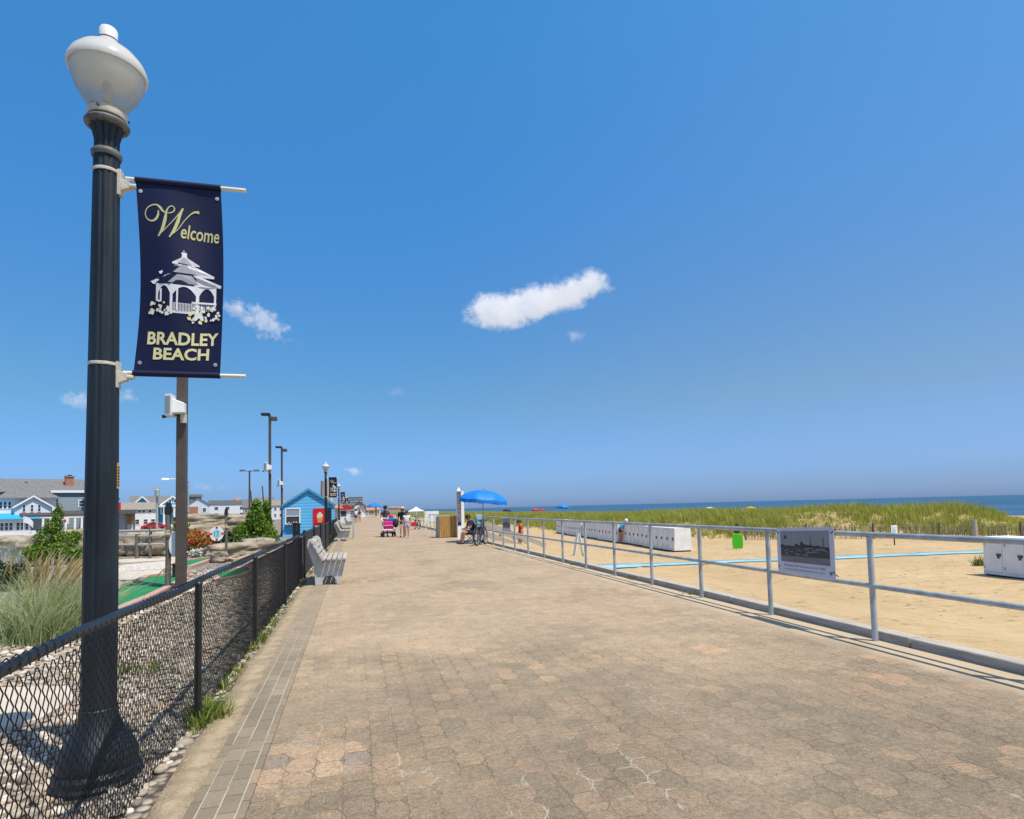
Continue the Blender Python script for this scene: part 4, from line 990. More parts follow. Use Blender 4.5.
# ------------------------------------------------------------------ light poles with speakers
def light_pole(label, px, py, h, wd):
    c_ = at(px, py, -.1)
    t = thing('light_pole', label, 'light pole', (c_.x, c_.y, -.1), 0, 'brown light poles over the golf course')
    b = MB(); b.box(-wd / 2, -wd / 2, -.1, wd / 2, wd / 2, h); b.build('pole', 'pole_brown', t, bevel=.01)
    b = MB(); b.box(-wd * .8, -wd * .8, -.1, wd * .8, wd * .8, .12); b.build('base_plate', 'pole_brown', t)
    b = MB(); b.box(-.42, -.16, h + .0, .02, .16, h + .13); b.build('light_head', 'black', t, bevel=.015)
    b = MB(); b.box(.06, -.14, h - .26, .36, .14, h - .06); b.bar((wd / 2, 0, h - .05), (.2, 0, h - .1), .05, .05); b.build('flood_light', 'pole_brown', t, bevel=.015)
    z = h * .595
    s = MB()                                                # horn speaker, mouth towards the course
    y_ = -wd / 2 - .16
    s.hexa([(-.25, y_ - .12, z - .22), (-.10, y_ - .2, z - .22), (-.10, y_ + .16, z - .22), (-.25, y_ + .2, z - .22), (-.25, y_ - .12, z + .24), (-.10, y_ - .2, z + .24), (-.10, y_ + .16, z + .24), (-.25, y_ + .2, z + .24)])
    s.hexa([(-.10, y_ - .14, z - .16), (.12, y_ - .09, z - .14), (.12, y_ + .10, z - .14), (-.10, y_ + .13, z - .16), (-.10, y_ - .14, z + .15), (.12, y_ - .09, z + .07), (.12, y_ + .10, z + .07), (-.10, y_ + .13, z + .15)])
    sp_ = s.build('speaker', 'white', t, bevel=.012)
    b = MB(); b.hexa([(-.256, y_ - .09, z - .18), (-.252, y_ - .09, z - .18), (-.252, y_ + .17, z - .18), (-.256, y_ + .17, z - .18), (-.256, y_ - .09, z + .2), (-.252, y_ - .09, z + .2), (-.252, y_ + .17, z + .2), (-.256, y_ + .17, z + .2)])
    b.hexa([(-.235, y_ - .136, z - .17), (-.125, y_ - .196, z - .17), (-.125, y_ - .17, z - .17), (-.235, y_ - .11, z - .17), (-.235, y_ - .136, z + .19), (-.125, y_ - .196, z + .19), (-.125, y_ - .17, z + .19), (-.235, y_ - .11, z + .19)])
    b.build('speaker_grille', 'shutter', sp_)
    b = MB(); b.box(.02, -wd / 2 - .12, z - .34, .12, -wd / 2, z - .15); b.build('junction_box', 'bracket', t)
    b = MB(); b.tube([(-.06, -wd / 2 - .05, z - .14), (-.34, -wd / 2 - .10, z - .22)], .035, 10); b.build('camera', 'black', t, 50)
    return t
light_pole('thick brown pole with white horn speaker, nearest, behind the banner', 181, 590, 6.6, .19)
light_pole('slender brown light pole with white speaker rising from the evergreen shrubs', 270, 544, 6.7, .125)
light_pole('thinner farther light pole standing just left of the blue hut', 282, 535, 6.3, .13)

# ------------------------------------------------------------------ benches
def make_bench():
    t = thing('bench', '', 'bench', (-.9, 13, 0), 0, 'slatted benches along the promenade')
    L = 1.85
    for y0 in (.12, L - .24):
        b = MB()
        prof = [(.06, 0), (.0, 0), (-.03, .40), (-.16, .80), (-.14, .93), (-.05, .96), (.02, .90), (.09, .60), (.16, .46), (.52, .50), (.60, .47), (.58, .40), (.50, 0)]
        arch = [(.42 - .0 * k, 0) for k in range(1)] + [(.28 + .14 * math.cos(a), .20 * math.sin(a)) for a in [math.pi * k / 8 for k in range(1, 8)]] + [(.14, 0)]
        pts = prof + arch
        # split into convex-ish strips: build as an n-gon prism
        b.prism([(x, y0, z) for x, z in pts], (0, .12, 0)); b.build('end_frame', 'concrete', t, bevel=.012)
    for k in range(5):
        b = MB(); x = .12 + k * .105; b.box(x, 0, .50, x + .085, L, .545); b.build('seat_slat', 'wood_grey', t, bevel=.008)
    for k in range(4):
        z = .585 + k * .098; x = .105 - k * .055
        b = MB(); b.obox((x, L / 2, z), (.04, L, .085), Matrix.Rotation(R(-28), 3, 'Y')); b.build('back_slat', 'wood_grey', t, bevel=.008)
    return t
bench = make_bench()
bench.location = (-.80, 12.95, 0); bench['label'] = 'nearest slatted bench with grey concrete end frames, against the dark fence'
dup(bench, (-.86, 31.6, 0), 0, 'second slatted bench, between the privacy fence and the second lamp post')
dup(bench, (-.86, 37.5, 0), 0, 'third bench, just behind the second bench and near the second lamp post')
dup(bench, (-.86, 60, 0), 0, 'small distant bench beyond the blue hut near the third lamp post')
fr = thing('bike_rack', 'thin grey metal frame standing on the walk just beyond the second bench', 'rack', (-.1, 33.6, 0))
b = MB(); b.tube([(0, 0, 0), (0, 0, 1.15), (.02, 1.6, 1.15), (.02, 1.6, 0)], .03, 8); b.build('hoop', 'galv', fr, 50)
b = MB(); b.tube([(0, 0, .6), (.02, 1.6, .6)], .02, 8); b.build('crossbar', 'galv', fr, 50)

# ------------------------------------------------------------------ railing
RX = 5.30
POSTS = [2.01 + k * 1.652 for k in range(-1, 15)]
def make_railing(y0, posts, y1, label, h=1.115):
    t = thing('railing', label, 'railing', (RX, y0, 0))
    for y in posts:
        b = MB(); b.tube([(0, y - y0, -.2), (0, y - y0, h - .02)], .0305, 14); b.build('post', 'galv', t, 50)
    for k, z in enumerate((h, h * .515)):
        b = MB(); b.tube([(0, 0, z), (0, y1 - y0, z)], .029 if k == 0 else .026, 14); b.build('top_rail' if k == 0 else 'middle_rail', 'galv', t, 50)
    return t
make_railing(-1, POSTS, 25.25, 'grey pipe railing along the beach side, nearest run carrying the photo poster')
make_railing(33.2, [33.3 + 2.2 * k for k in range(20)], 76, 'farther grey pipe railing run beyond the brown plank box')
make_railing(79, [79.2 + 3 * k for k in range(20)], 137, 'distant pipe railing run farthest along the beach side')

# photo poster strapped to the rail
def make_poster(label, y0, y1, corners, X, caption=True):
    """corners: z of top-left, bottom-left, top-right, bottom-right seen from the walk (y0 far, y1 near)"""
    t = thing('photo_poster', label, 'poster', (0, 0, 0), 0, 'old photo posters hung on the railing')
    tl, bl, tr, br = corners
    def S_(u, v, off=0.):
        z = (tl * (1 - u) + tr * u) * (1 - v) + (bl * (1 - u) + br * u) * v
        return Vector((X - off, y0 + (y1 - y0) * u, z))
    def quad(mb, u0, v0, u1, v1, off, th=.0015): mb.prism([S_(u0, v0, off), S_(u1, v0, off), S_(u1, v1, off), S_(u0, v1, off)], (-th, 0, 0))
    def poly(mb, P_, off, th=.001): mb.prism([S_(u, v, off) for u, v in P_], (-th, 0, 0))
    b = MB()
    for k in range(8): quad(b, k / 8, 0, (k + 1) / 8, 1, 0, .006)
    b.build('board', 'poster', t)
    b = MB(); quad(b, .075, .075, .925, .42, .0075); b.build('photo_sky', mk('photo grey sky', (.26, .26, .27), .4, .08, 3), t)
    b = MB(); quad(b, .075, .40, .925, .62, .0078); b.build('photo_ground', mk('photo dark mass', (.045, .047, .052), .4, .3, 6, detail=5), t)
    b = MB(); quad(b, .075, .62, .925, .755, .0078); b.build('photo_foreground', mk('photo mid grey', (.17, .17, .18), .4, .15, 4, stretch=(1, 1, 5)), t)
    b = MB(); rr = random.Random(9); u = .08
    while u < .9:
        du = rr.uniform(.03, .09); hgt = rr.uniform(.02, .12); poly(b, [(u, .42), (u + .005, .42 - hgt), (u + du * .5, .42 - hgt * rr.uniform(.7, 1.3)), (min(u + du, .92), .42 - hgt * .6), (min(u + du, .92), .42)], .0112); u += du * .9
    for u in (.62, .83): quad(b, u, .2, u + .006, .41, .0112, .001)
    poly(b, [(.14, .24), (.17, .15), (.2, .24)], .0112); b.build('photo_rooflines', mk('photo near black', (.028, .029, .032), .4), t)
    b = MB()
    for k in range(15):
        u = rr.uniform(.1, .78); v = rr.uniform(.42, .58); L_ = rr.uniform(.05, .22); s_ = rr.uniform(-.02, .05)
        poly(b, [(u, v), (min(u + L_, .92), v + s_), (min(u + L_, .92), v + s_ + .008), (u, v + .014)], .0126)
    b.build('photo_paths', mk('photo light grey', (.30, .30, .31), .4), t)
    if caption:
        b = MB(); vs, fs = text2d('Bradley Golf Course, Circa 1920', 1, 0, .004); vs = fit2d(vs, .13, .84, .865, .805)
        b.add([S_(u, v, .008) for u, v in vs], fs); b.build('caption', mk('grey ink', (.16, .16, .20), .5), t)
        b = MB(); u = .13
        while u < .83:
            du = rr.uniform(.012, .05); quad(b, u, .905, u + du, .925, .0078, .0006); u += du + .012
        b.build('small_print', mk('grey fine print', (.28, .28, .33), .5), t)
        b = MB(); poly(b, [(.93 + .022 * math.cos(a), .90 + .035 * math.sin(a)) for a in [k * math.pi / 6 for k in range(12)]], .0078); b.build('seal', mk('grey seal', (.17, .18, .25), .5), t)
    for u, v, dz in ((.035, .13, .05), (.965, .13, .05), (.035, .86, -.05), (.965, .86, -.05)):
        p = S_(u, v, .012); q = Vector((RX - .03, p.y + (.05 if u < .5 else -.05), p.z + dz))
        b = MB(); b.tube([p, p.lerp(q, .5) + Vector((-.006, 0, 0)), q], .006, 6); b.build('cable_tie', 'black', t)
    return t
make_poster('large black and white photo poster strapped to the nearest railing bay', 6.715, 5.755, (1.149, .599, 1.19, .593), 5.252)
make_poster('small distant photo poster near the far end of the near railing', atX(502.6, 520, 5.25).y, atX(510.4, 520, 5.25).y, (atX(502.6, 517.6, 5.25).z, atX(502.6, 531.0, 5.25).z, atX(510.4, 517.2, 5.25).z, atX(510.4, 532.2, 5.25).z), 5.25, False)

# ------------------------------------------------------------------ stairs down to the sand
st = thing('beach_stairs', 'grey timber stairs with plank handrails leading down to the sand', 'stairs', (5.4, 25.6, 0))
for k in range(5):
    b = MB(); b.box(.15 + k * .36, 0, -.05 - k * .16, .5 + k * .36, 2.6, -.0 - k * .16); b.build('tread', 'timber', st, bevel=.008)
for yy in (-.03, 2.63):
    b = MB(); b.bar((0, yy, -.08), (2.2, yy, -.95), .06, .26); b.build('stringer', 'timber', st)
    b = MB(); b.bar((-.05, yy - .06, .86), (2.7, yy - .06, -.22), .05, .2); b.build('handrail', 'timber', st)
    b = MB(); b.bar((-.05, yy - .06, .45), (2.7, yy - .06, -.62), .05, .16); b.build('lower_rail', 'timber', st)
    for x, z in ((.0, .95), (1.3, .42), (2.6, -.08)):
        b = MB(); b.box(x - .05, yy - .05, z - 1.15, x + .05, yy + .05, z); b.build('newel_post', 'timber', st)

# ------------------------------------------------------------------ beach lockers
def make_lockers(nd, wd):
    t = thing('beach_lockers', '', 'lockers', (0, 0, 0), 0, 'white beach locker banks standing on the sand')
    L = nd * wd; H = 1.12; D = .92
    b = MB(); b.hexa([(0, 0, .05), (D, 0, .05), (D, L, .05), (0, L, .05), (.05, .0, H), (D - .06, .0, H), (D - .06, L, H), (.05, L, H)])
    b.build('cabinet', 'white_dirty', t, bevel=.008)
    b = MB(); b.box(.06, .03, -.03, D - .06, L - .03, .06); b.build('plinth', 'black', t)
    for k in range(nd):
        y0 = k * wd + .05; y1 = (k + 1) * wd - .05; x = lambda z: .05 * (z - .05) / (H - .05)
        b = MB(); b.hexa([(x(.14) - .012, y0, .14), (x(.14) + .01, y0, .14), (x(.14) + .01, y1, .14), (x(.14) - .012, y1, .14), (x(1.02) - .012, y0, 1.02), (x(1.02) + .01, y0, 1.02), (x(1.02) + .01, y1, 1.02), (x(1.02) - .012, y1, 1.02)])
        d = b.build('door', 'white_dirty', t)
        b = MB(); zz = .62; b.box(x(zz) - .03, y0 + .02, zz - .035, x(zz) - .011, y0 + .16, zz + .035); b.box(x(zz) - .05, y0 + .06, zz - .10, x(zz) - .03, y0 + .12, zz - .02); b.build('hasp', 'steel', d)
        b = MB(); b.hexa([(x(.12) - .003, y0 - .014, .12), (x(.12) + .008, y0 - .014, .12), (x(.12) + .008, y1 + .014, .12), (x(.12) - .003, y1 + .014, .12), (x(1.04) - .003, y0 - .014, 1.04), (x(1.04) + .008, y0 - .014, 1.04), (x(1.04) + .008, y1 + .014, 1.04), (x(1.04) - .003, y1 + .014, 1.04)])
        b.build('door_gap', 'poster', d)
        for z in (.25, .9):
            b = MB(); b.box(x(z) - .02, y1 - .015, z - .04, x(z) - .008, y1 + .03, z + .04); b.build('hinge', 'galv', d)
    return t
A, B = Vector((14.6, 25.95)), Vector((16.6, 49.6)); ang = -math.atan2(B.x - A.x, B.y - A.y)
lk = make_lockers(6, .645)
names = ['white locker bank nearest in the long row, its plain end wall facing the walk', 'second locker bank of the long row, behind the bending swimmer in blue', 'third locker bank of the long row, counting from the plain white end wall',
         'fourth locker bank of the long row, counting from the plain white end wall', 'fifth locker bank of the long row, last but one before the dune grass', 'sixth locker bank, farthest in the long row by the dune grass']
for k in range(6):
    p = A + (B - A) * (k / 6.0); z = -.80 + (.02 if k % 2 else 0)
    if k == 0: lk.location = (p.x, p.y, z); lk.rotation_euler = (0, 0, ang); lk['label'] = names[0]
    else: dup(lk, (p.x + .05 * (k % 2), p.y, z), ang + R(.6 * ((-1) ** k)), names[k])
c = at(983, 575, -.8)
dup(lk, (c.x - .55, c.y - 3.87, -.80), R(-8.0), 'separate white locker bank on the sand at the right edge of the view')

# blue access mat over the sand
V = []; n = 60
for i in range(n + 1):
    s_ = i / n; px_ = 598 + 460 * s_; q = Vector((8, 18, -.4))
    for k in range(12): q = at(px_, 566.5 - 15.2 * (px_ - 598) / 387, zs(q.x, q.y) + .03)
    x, y = q.x, q.y
    for off in (-.44, .44):
        for dz in (.0, .018): V.append((x, y + off + .03 * math.sin(x * 2 + off), zs(x, y + off) + dz + .022))
Fa = []
for i in range(n):
    a = i * 4; q = a + 4
    Fa += [(a + 1, q + 1, q + 3, a + 3), (a, a + 2, q + 2, q), (a, q, q + 1, a + 1), (a + 2, a + 3, q + 3, q + 2)]
tag(np_mesh('beach_mat', V, Fa, 'mat_blue'), 'long pale blue access mat laid across the sand', 'mat')
# folding white sign board
c = at(579, 562, -.3)
t = thing('sandwich_board', 'narrow white folding board standing on the sand just behind the railing', 'sign', (c.x, c.y, zs(c.x, c.y)))
for s_ in (-1, 1):
    b = MB(); b.hexa([(s_ * .16 - .012, -.10, 0), (s_ * .16 + .012, -.10, 0), (s_ * .16 + .012, .10, 0), (s_ * .16 - .012, .10, 0), (s_ * .02 - .012, -.10, .72), (s_ * .02 + .012, -.10, .72), (s_ * .02 + .012, .10, .72), (s_ * .02 - .012, .10, .72)])
    b.build('panel', 'white', t)
# small notice in the sand
c = at(894.5, 543, -.7)
t = thing('notice_sign', 'small white notice on a post in front of the dune fence', 'sign', (c.x, c.y, zs(c.x, c.y)))
b = MB(); b.tube([(0, 0, -.2), (0, 0, .9)], .03, 8); b.build('post', 'pole_brown', t)
b = MB(); b.box(-.19, -.05, .52, .17, -.03, .98); sg = b.build('board', 'white', t)
b = MB()
for k in range(5): b.box(-.14, -.054, .60 + k * .06, .02 + .09 * ((k * 7) % 3) / 2, -.051, .62 + k * .06)
b.prism([(-.13, -.054, .92), (-.07, -.054, .92), (-.1, -.054, .96)], (0, .003, 0)); b.build('printed_lines', 'cyan_print', sg)

# ------------------------------------------------------------------ dune fence and dune grass
def slat_fence(label, pts, h):
    p0 = Vector((*pts[0], 0)); t = thing('sand_fence', label, 'fence', (pts[0][0], pts[0][1], 0))
    b = MB()
    for (x0, y0), (x1, y1) in zip(pts, pts[1:]):
        L_ = math.hypot(x1 - x0, y1 - y0); n = int(L_ / .085)
        for k in range(n):
            s_ = k / n; x = x0 + (x1 - x0) * s_; y = y0 + (y1 - y0) * s_; z = zs(x, y)
            tl = random.gauss(0, .05); hh = h * random.uniform(.72, 1.08) * (1 + .12 * nz(x * .6, y * .6))
            b.bar((x - p0.x, y - p0.y, z - .1), (x - p0.x + tl, y - p0.y + random.gauss(0, .03), z + hh), .045, .012)
    b.build('slats', mk('weathered lath', (.30, .25, .19), .9, .35, 3, .3, stretch=(3, 3, .5)), t)
    for k, (x, y) in enumerate(pts):
        z = zs(x, y); q = MB(); q.tube([(x - p0.x, y - p0.y - .04, z - .2), (x - p0.x, y - p0.y - .04, z + h * 1.1)], .055, 8); q.build('post', 'piling', t, 50)
    w_ = MB()
    for zz in (.35, .8): w_.tube([(x - p0.x, y - p0.y, zs(x, y) + h * zz) for x, y in pts], .008, 5)
    w_.build('wire', 'steel', t)
slat_fence('weathered slat fence along the foot of the dune, at the right', [(22.5, 31.6), (25.6, 30.2), (28.6, 28.4), (31.0, 26.4), (33.4, 23.9), (36.5, 22.3), (40, 21.0), (46, 19)], .82)
pp = at(1003, 537, -.6)
b = MB(); b.tube([(0, 0, -.3), (0, 0, 1.02)], .11, 12); o = b.build('timber_post', 'timber', None, 50); o.location = (31.9, 25.1, zs(31.9, 25.1)); tag(o, 'stout grey timber post at the right end of the dune fence', 'post')

spots = []; far = []
tries = 0
while len(spots) < 13500 and tries < 400000:
    tries += 1
    x = random.uniform(17, 52); y = 14 + 66 * random.random() ** 1.15
    d = dune_d(x, y)
    if d < .1: continue
    if y / x < .62 and random.random() > .25: continue
    den = sm(-.4, 2.0, d) * .95 + .2
    den *= sm(-.45, .12, nz(x * .42, y * .42, 3) + .35 * nz(x * 1.2, y * 1.2, 8) + .42 * sm(.4, 3, d))
    if random.random() > den: continue
    spots.append((x, y, zs(x, y) - .03, random.uniform(.55, 1.2) * (1 + .5 * nz(x * .22, y * .22, 1)) * (.62 if y / x < .74 else 1)))
while len(far) < 5200:
    x = 16 + 34 * random.random() ** 1.6; y = 78 + 300 * random.random() ** 1.7
    if dune_d(x, y) < .3 or nz(x * .2, y * .2, 3) < -.35: continue
    far.append((x, y, zs(x, y) - .05, random.uniform(.8, 1.25)))
g1 = blades('dune_grass', spots, 'dune_leaf', nb=15, h=(.42, .82), w=.017, spread=.26, lean=.42, wind=(-.10, .05), seg=2)
tag(g1, 'yellow-green beach grass covering the dune behind the lockers', 'grass', kind='stuff')
g2 = blades('dune_grass', far, 'dune_leaf', nb=16, h=(.42, .75), w=.05, spread=.9, lean=.4, seg=1)
tag(g2, 'far stretch of dune grass receding beside the promenade', 'grass', kind='stuff')

# ------------------------------------------------------------------ building helpers (local: front faces -y)
def win(parent, x, z, w_, h_, y=0., frame='white', pane='glass', fw=.09, mull=True):
    b = MB(); x0, x1, z0, z1 = x - w_ / 2, x + w_ / 2, z - h_ / 2, z + h_ / 2
    b.box(x0 - fw, y - .06, z0 - fw, x1 + fw, y + .01, z0); b.box(x0 - fw, y - .06, z1, x1 + fw, y + .01, z1 + fw)
    b.box(x0 - fw, y - .06, z0, x0, y + .01, z1); b.box(x1, y - .06, z0, x1 + fw, y + .01, z1)
    if mull: b.box(x0, y - .045, z - .025, x1, y + .01, z + .025)
    f = b.build('window', frame, parent)
    b = MB(); b.box(x0, y - .02, z0, x1, y + .012, z1); b.build('pane', pane, f)
    return f
def gable_box(parent, x0, x1, y0, y1, z0, ze, zr, wall, roof, axis='y', over=.25, th=.14, roof_name='roof', wall_name='wall'):
    """walls with gables; axis = direction of the ridge"""
    b = MB()
    if axis == 'y':
        xm = (x0 + x1) / 2
        b.prism([(x0, y0, z0), (x1, y0, z0), (x1, y0, ze), (xm, y0, zr), (x0, y0, ze)], (0, y1 - y0, 0))
        r = MB(); k = (zr - ze) / (xm - x0)
        for s_, xe in ((-1, x0), (1, x1)):
            xo = xe + s_ * over; zo = ze - k * over
            r.hexa([(xo, y0 - over, zo + .02), (xm, y0 - over, zr + .02), (xm, y1 + over, zr + .02), (xo, y1 + over, zo + .02), (xo, y0 - over, zo + th), (xm, y0 - over, zr + th), (xm, y1 + over, zr + th), (xo, y1 + over, zo + th)])
    else:
        ym = (y0 + y1) / 2
        b.prism([(x0, y0, z0), (x0, y1, z0), (x0, y1, ze), (x0, ym, zr), (x0, y0, ze)], (x1 - x0, 0, 0))
        r = MB(); k = (zr - ze) / (ym - y0)
        for s_, ye in ((-1, y0), (1, y1)):
            yo = ye + s_ * over; zo = ze - k * over
            r.hexa([(x0 - over, yo, zo + .02), (x0 - over, ym, zr + .02), (x1 + over, ym, zr + .02), (x1 + over, yo, zo + .02), (x0 - over, yo, zo + th), (x0 - over, ym, zr + th), (x1 + over, ym, zr + th), (x1 + over, yo, zo + th)])
    wl = b.build(wall_name, wall, parent); rf = r.build(roof_name, roof, parent)
    return wl, rf
def hip(parent, x0, x1, y0, y1, z0, z1, ridge, mat, name='roof'):
    xm, ym = (x0 + x1) / 2, (y0 + y1) / 2
    b = MB(); a = [(x0, y0, z0), (x1, y0, z0), (x1, y1, z0), (x0, y1, z0), (xm - ridge, ym, z1), (xm + ridge, ym, z1)]
    b.add(a, [(3, 2, 1, 0), (0, 1, 5, 4), (1, 2, 5), (2, 3, 4, 5), (3, 0, 4)]); return b.build(name, mat, parent)

# ------------------------------------------------------------------ the blue hut
hut = thing('hut', 'turquoise blue clapboard hut with serving window and red poster, behind the dark fence', 'hut', (-2.98, 42.2, -.1))
wl, rf = gable_box(hut, -1.56, 1.56, 0, 4.2, 0, 2.10, 3.10, 'shed_blue', 'roof_dark', 'y', .09, .07)
b = MB()
for s_ in (-1, 1):
    k = (3.10 - 2.10) / 1.56; xo, zo = s_ * 1.66, 2.10 - .1 * k
    b.hexa([(xo, -.125, zo - .07), (0, -.125, 3.03), (0, -.092, 3.03), (xo, -.092, zo - .07), (xo, -.125, zo + .09), (0, -.125, 3.19), (0, -.092, 3.19), (xo, -.092, zo + .09)])
b.build('bargeboard', 'shed_trim', hut)
for x in (-1.53, 1.53):
    b = MB(); b.box(x - .07, -.03, 0, x + .07, .07, 2.1); b.build('corner_board', 'shed_blue', hut)
f = win(hut, -.98, 1.36, .80, .92, 0, 'white', 'glass', .08)
b = MB(); b.box(-1.37, -.035, 1.38, -.59, -.021, 1.81); b.build('roller_shade', 'shutter', f)
b = MB(); b.box(-1.46, -.22, .80, -.51, -.0, .86); b.build('counter', 'timber', hut)
for x, mt in ((-1.21, 'mat_blue'), (-1.06, 'cl_red'), (-.91, 'bracket'), (-.76, 'cl_white')):
    b = MB(); b.lathe([(.04, .86), (.05, .93), (.03, 1.0)], 8, (x, -.1, 0)); o = b.build('cup', mt, None); o.location = hut.location; tag(o, {'mat_blue': 'light blue cup', 'cl_red': 'red cup', 'bracket': 'cream cup', 'cl_white': 'white cup'}[mt] + " on the counter under the blue hut's serving window", 'cup', 'cups on the hut counter')
b = MB(); b.box(-1.33, -.03, .25, -.61, -.012, .74); b.build('front_panel', 'shed_panel', hut)
po = thing('menu_poster', 'red poster with ice cream cone on the front wall of the blue hut', 'poster', (-2.98 + .72, 42.2 - .02, -.1))
b = MB(); b.box(-.42, -.03, .48, .42, -.005, 1.84); b.build('panel', 'red', po)
b = MB(); b.prism([(-.12 + .0, -.034, .9), (.12, -.034, .9), (.2, -.034, 1.25), (-.2, -.034, 1.25)], (0, .002, 0)); b.build('cone_print', mk('orange cone print', (.72, .30, .05), .5), po)
b = MB(); b.prism([(.2 * math.cos(a) * (1 if math.sin(a) < .3 else .75), -.036, 1.38 + .2 * math.sin(a)) for a in [k * math.pi / 9 for k in range(18)]], (0, .002, 0)); b.build('scoop_print', mk('cream scoop print', (.68, .62, .50), .5), po)
b = MB(); b.box(-.34, -.034, .74, .34, -.032, .84); b.build('dark_strip_print', 'cl_black', po)
b = MB(); b.box(-.3, -.034, .56, .34, -.032, .70); b.build('pale_strip_print', 'bracket', po)
dr = MB(); dr.box(1.16, -.03, .05, 1.46, -.005, 1.86); dr.build('door', 'black', hut)

# ------------------------------------------------------------------ town houses
VIEW_RZ = lambda p: math.atan2(-p[0], p[1])     # turns a front towards the walk where the camera stands
def site(px, py, z=-1.2): return at(px, py, z)
def house(label, px, py, turn=0., name='house', cat='house', z=-1.2, group='houses along the ocean avenue'):
    c_ = at(px, py, z); return thing(name, label, cat, (c_.x, c_.y, z), VIEW_RZ(c_) + R(turn), group), (EYE.z - z) and 1
# 1. the big grey-blue mansion
h, _ = house('large grey-blue mansion with red chimney and blue awning, left of the nearest lamp post', 0, 540, 4)
s_ = 1 / 7.55
X = lambda px: px * s_
Z = lambda py: (540 - py) * s_
gable_box(h, X(-60), X(74), 2.5, 11, 0, Z(490.5), Z(476.5), 'side_slate', 'roof_mid', 'x', .35)
b = MB(); b.box(X(42), 2.08, Z(492), X(76), 2.2, Z(489.3)); b.build('eaves_trim', 'white', h)
ch = MB(); ch.box(X(57), 4.2, Z(489), X(64.5), 5.1, Z(474)); ch.box(X(56.4), 4.1, Z(474), X(65.1), 5.2, Z(472.6)); ch = ch.build('chimney', 'brick_red', h)
b = MB(); b.box(X(59), 4.4, Z(472.6), X(63), 4.9, Z(471.4)); b.build('chimney_cap', 'black', ch)
b = MB(); b.box(X(44), 2.2, 0, X(74.5), 2.495, Z(497)); b.build('wall', 'side_grey', h)
b = MB(); b.box(X(-60), 1.2, 0, X(46), 2.19, Z(497)); b.build('wall', 'side_white', h)
hip(h, X(-4), X(49), .6, 6.5, Z(497.5), Z(480.3), .25, 'roof_mid')
b = MB(); b.lathe([(.18, Z(480.6)), (.1, Z(479.8))], 8, ((X(-4) + X(49)) / 2, 3.55, 0)); b.build('roof_finial', 'black', h)
b = MB(); b.box(X(-60), .95, Z(499), X(48), 1.15, Z(497.4)); b.build('eaves_trim', 'white', h)
gable_box(h, X(11), X(41), .25, 1.5, Z(516), Z(506), Z(495.5), 'side_pale', 'roof_mid', 'y', .25)
b = MB()
for sx in (-1, 1):
    x0 = X(26) + sx * X(17); b.hexa([(X(26), -.06, Z(497)), (x0, -.06, Z(509)), (x0, -.02, Z(509)), (X(26), -.02, Z(497)), (X(26), -.06, Z(495)), (x0, -.06, Z(507)), (x0, -.02, Z(507)), (X(26), -.02, Z(495))])
b.build('bargeboard', 'white', h)
for px in (18.5, 25, 31): win(h, X(px), Z(508.5), X(2.0), X(7), .25, 'white', 'glass', .06)
for px in (.5, 4, 7.5): win(h, X(px), Z(505), X(2.2), X(7), 1.2, 'white', 'glass', .09)
for px in (-10, -16): win(h, X(px), Z(505), X(3), X(7), 1.2, 'white', 'glass', .09)
win(h, X(70), Z(504), X(5), X(6.4), 2.2, 'white', 'glass', .13)
b = MB(); b.hexa([(X(15), -1.5, Z(517.4)), (X(70), -1.5, Z(517.4)), (X(70), 1.1, Z(513.3)), (X(15), 1.1, Z(513.3)), (X(15), -1.5, Z(516)), (X(70), -1.5, Z(516)), (X(70), 1.1, Z(511.9)), (X(15), 1.1, Z(511.9))]); b.build('porch_roof', 'porch_brown', h)
b = MB(); b.box(X(15), -1.45, Z(519.4), X(72), -1.3, Z(517.5)); b.build('porch_beam', 'white', h)
b = MB(); b.hexa([(X(-50), -2.0, Z(519.6)), (X(32), -2.0, Z(519.6)), (X(16), 1.1, Z(514)), (X(-50), 1.1, Z(514)), (X(-50), -2.0, Z(519.1)), (X(32), -2.0, Z(519.1)), (X(16), 1.1, Z(513.4)), (X(-50), 1.1, Z(513.4))]); b.build('awning', 'awning', h)
for px in (-8, 33, 39, 45, 52, 60, 66, 72):
    b = MB(); b.box(X(px) - .13, -1.42, .3, X(px) + .13, -1.2, Z(519.4)); b.build('porch_column', 'white', h)
b = MB(); b.box(X(-60), -1.6, -.5, X(30), -1.2, Z(531.5)); b.build('porch_base', 'white', h)
b = MB(); b.box(X(30), -1.5, -.5, X(74), 1.2, .45); b.build('porch_floor', 'timber', h)
b = MB(); b.box(X(-60), -1.38, Z(522.5), X(22), -1.25, Z(519.6)); b.build('porch_fascia', 'white', h)
for px in (-14, -6, 0.5, 4, 7.5, 13, 16.5, 20):
    win(h, X(px), Z(526.8), X(2.4), X(7.4), -1.25, 'white', 'glass', .09)
b = MB(); b.box(X(-60), -1.24, Z(531.5), X(23), 1.19, Z(519.5)); b.build('sunroom_wall', 'side_white', h)
gable_box(h, X(73), X(100), .4, 8, 0, Z(497), Z(481), 'side_white', 'roof_mid', 'y', .4)
for z_ in (509, 527):
    b = MB(); b.box(X(76), -.9, Z(z_ + 2), X(100), .4, Z(z_ + .8)); b.box(X(76), -.9, Z(z_ - 3.3), X(100), -.82, Z(z_ - 4.2))
    for k in range(14): b.box(X(76.5 + k * 1.7), -.88, Z(z_ + .8), X(77 + k * 1.7), -.84, Z(z_ - 3.4))
    b.build('balcony', 'white', h)
for px in (75.8, 85, 95):
    b = MB(); b.box(X(px) - .09, -.9, 0, X(px) + .09, -.72, Z(498)); b.build('balcony_post', 'white', h)
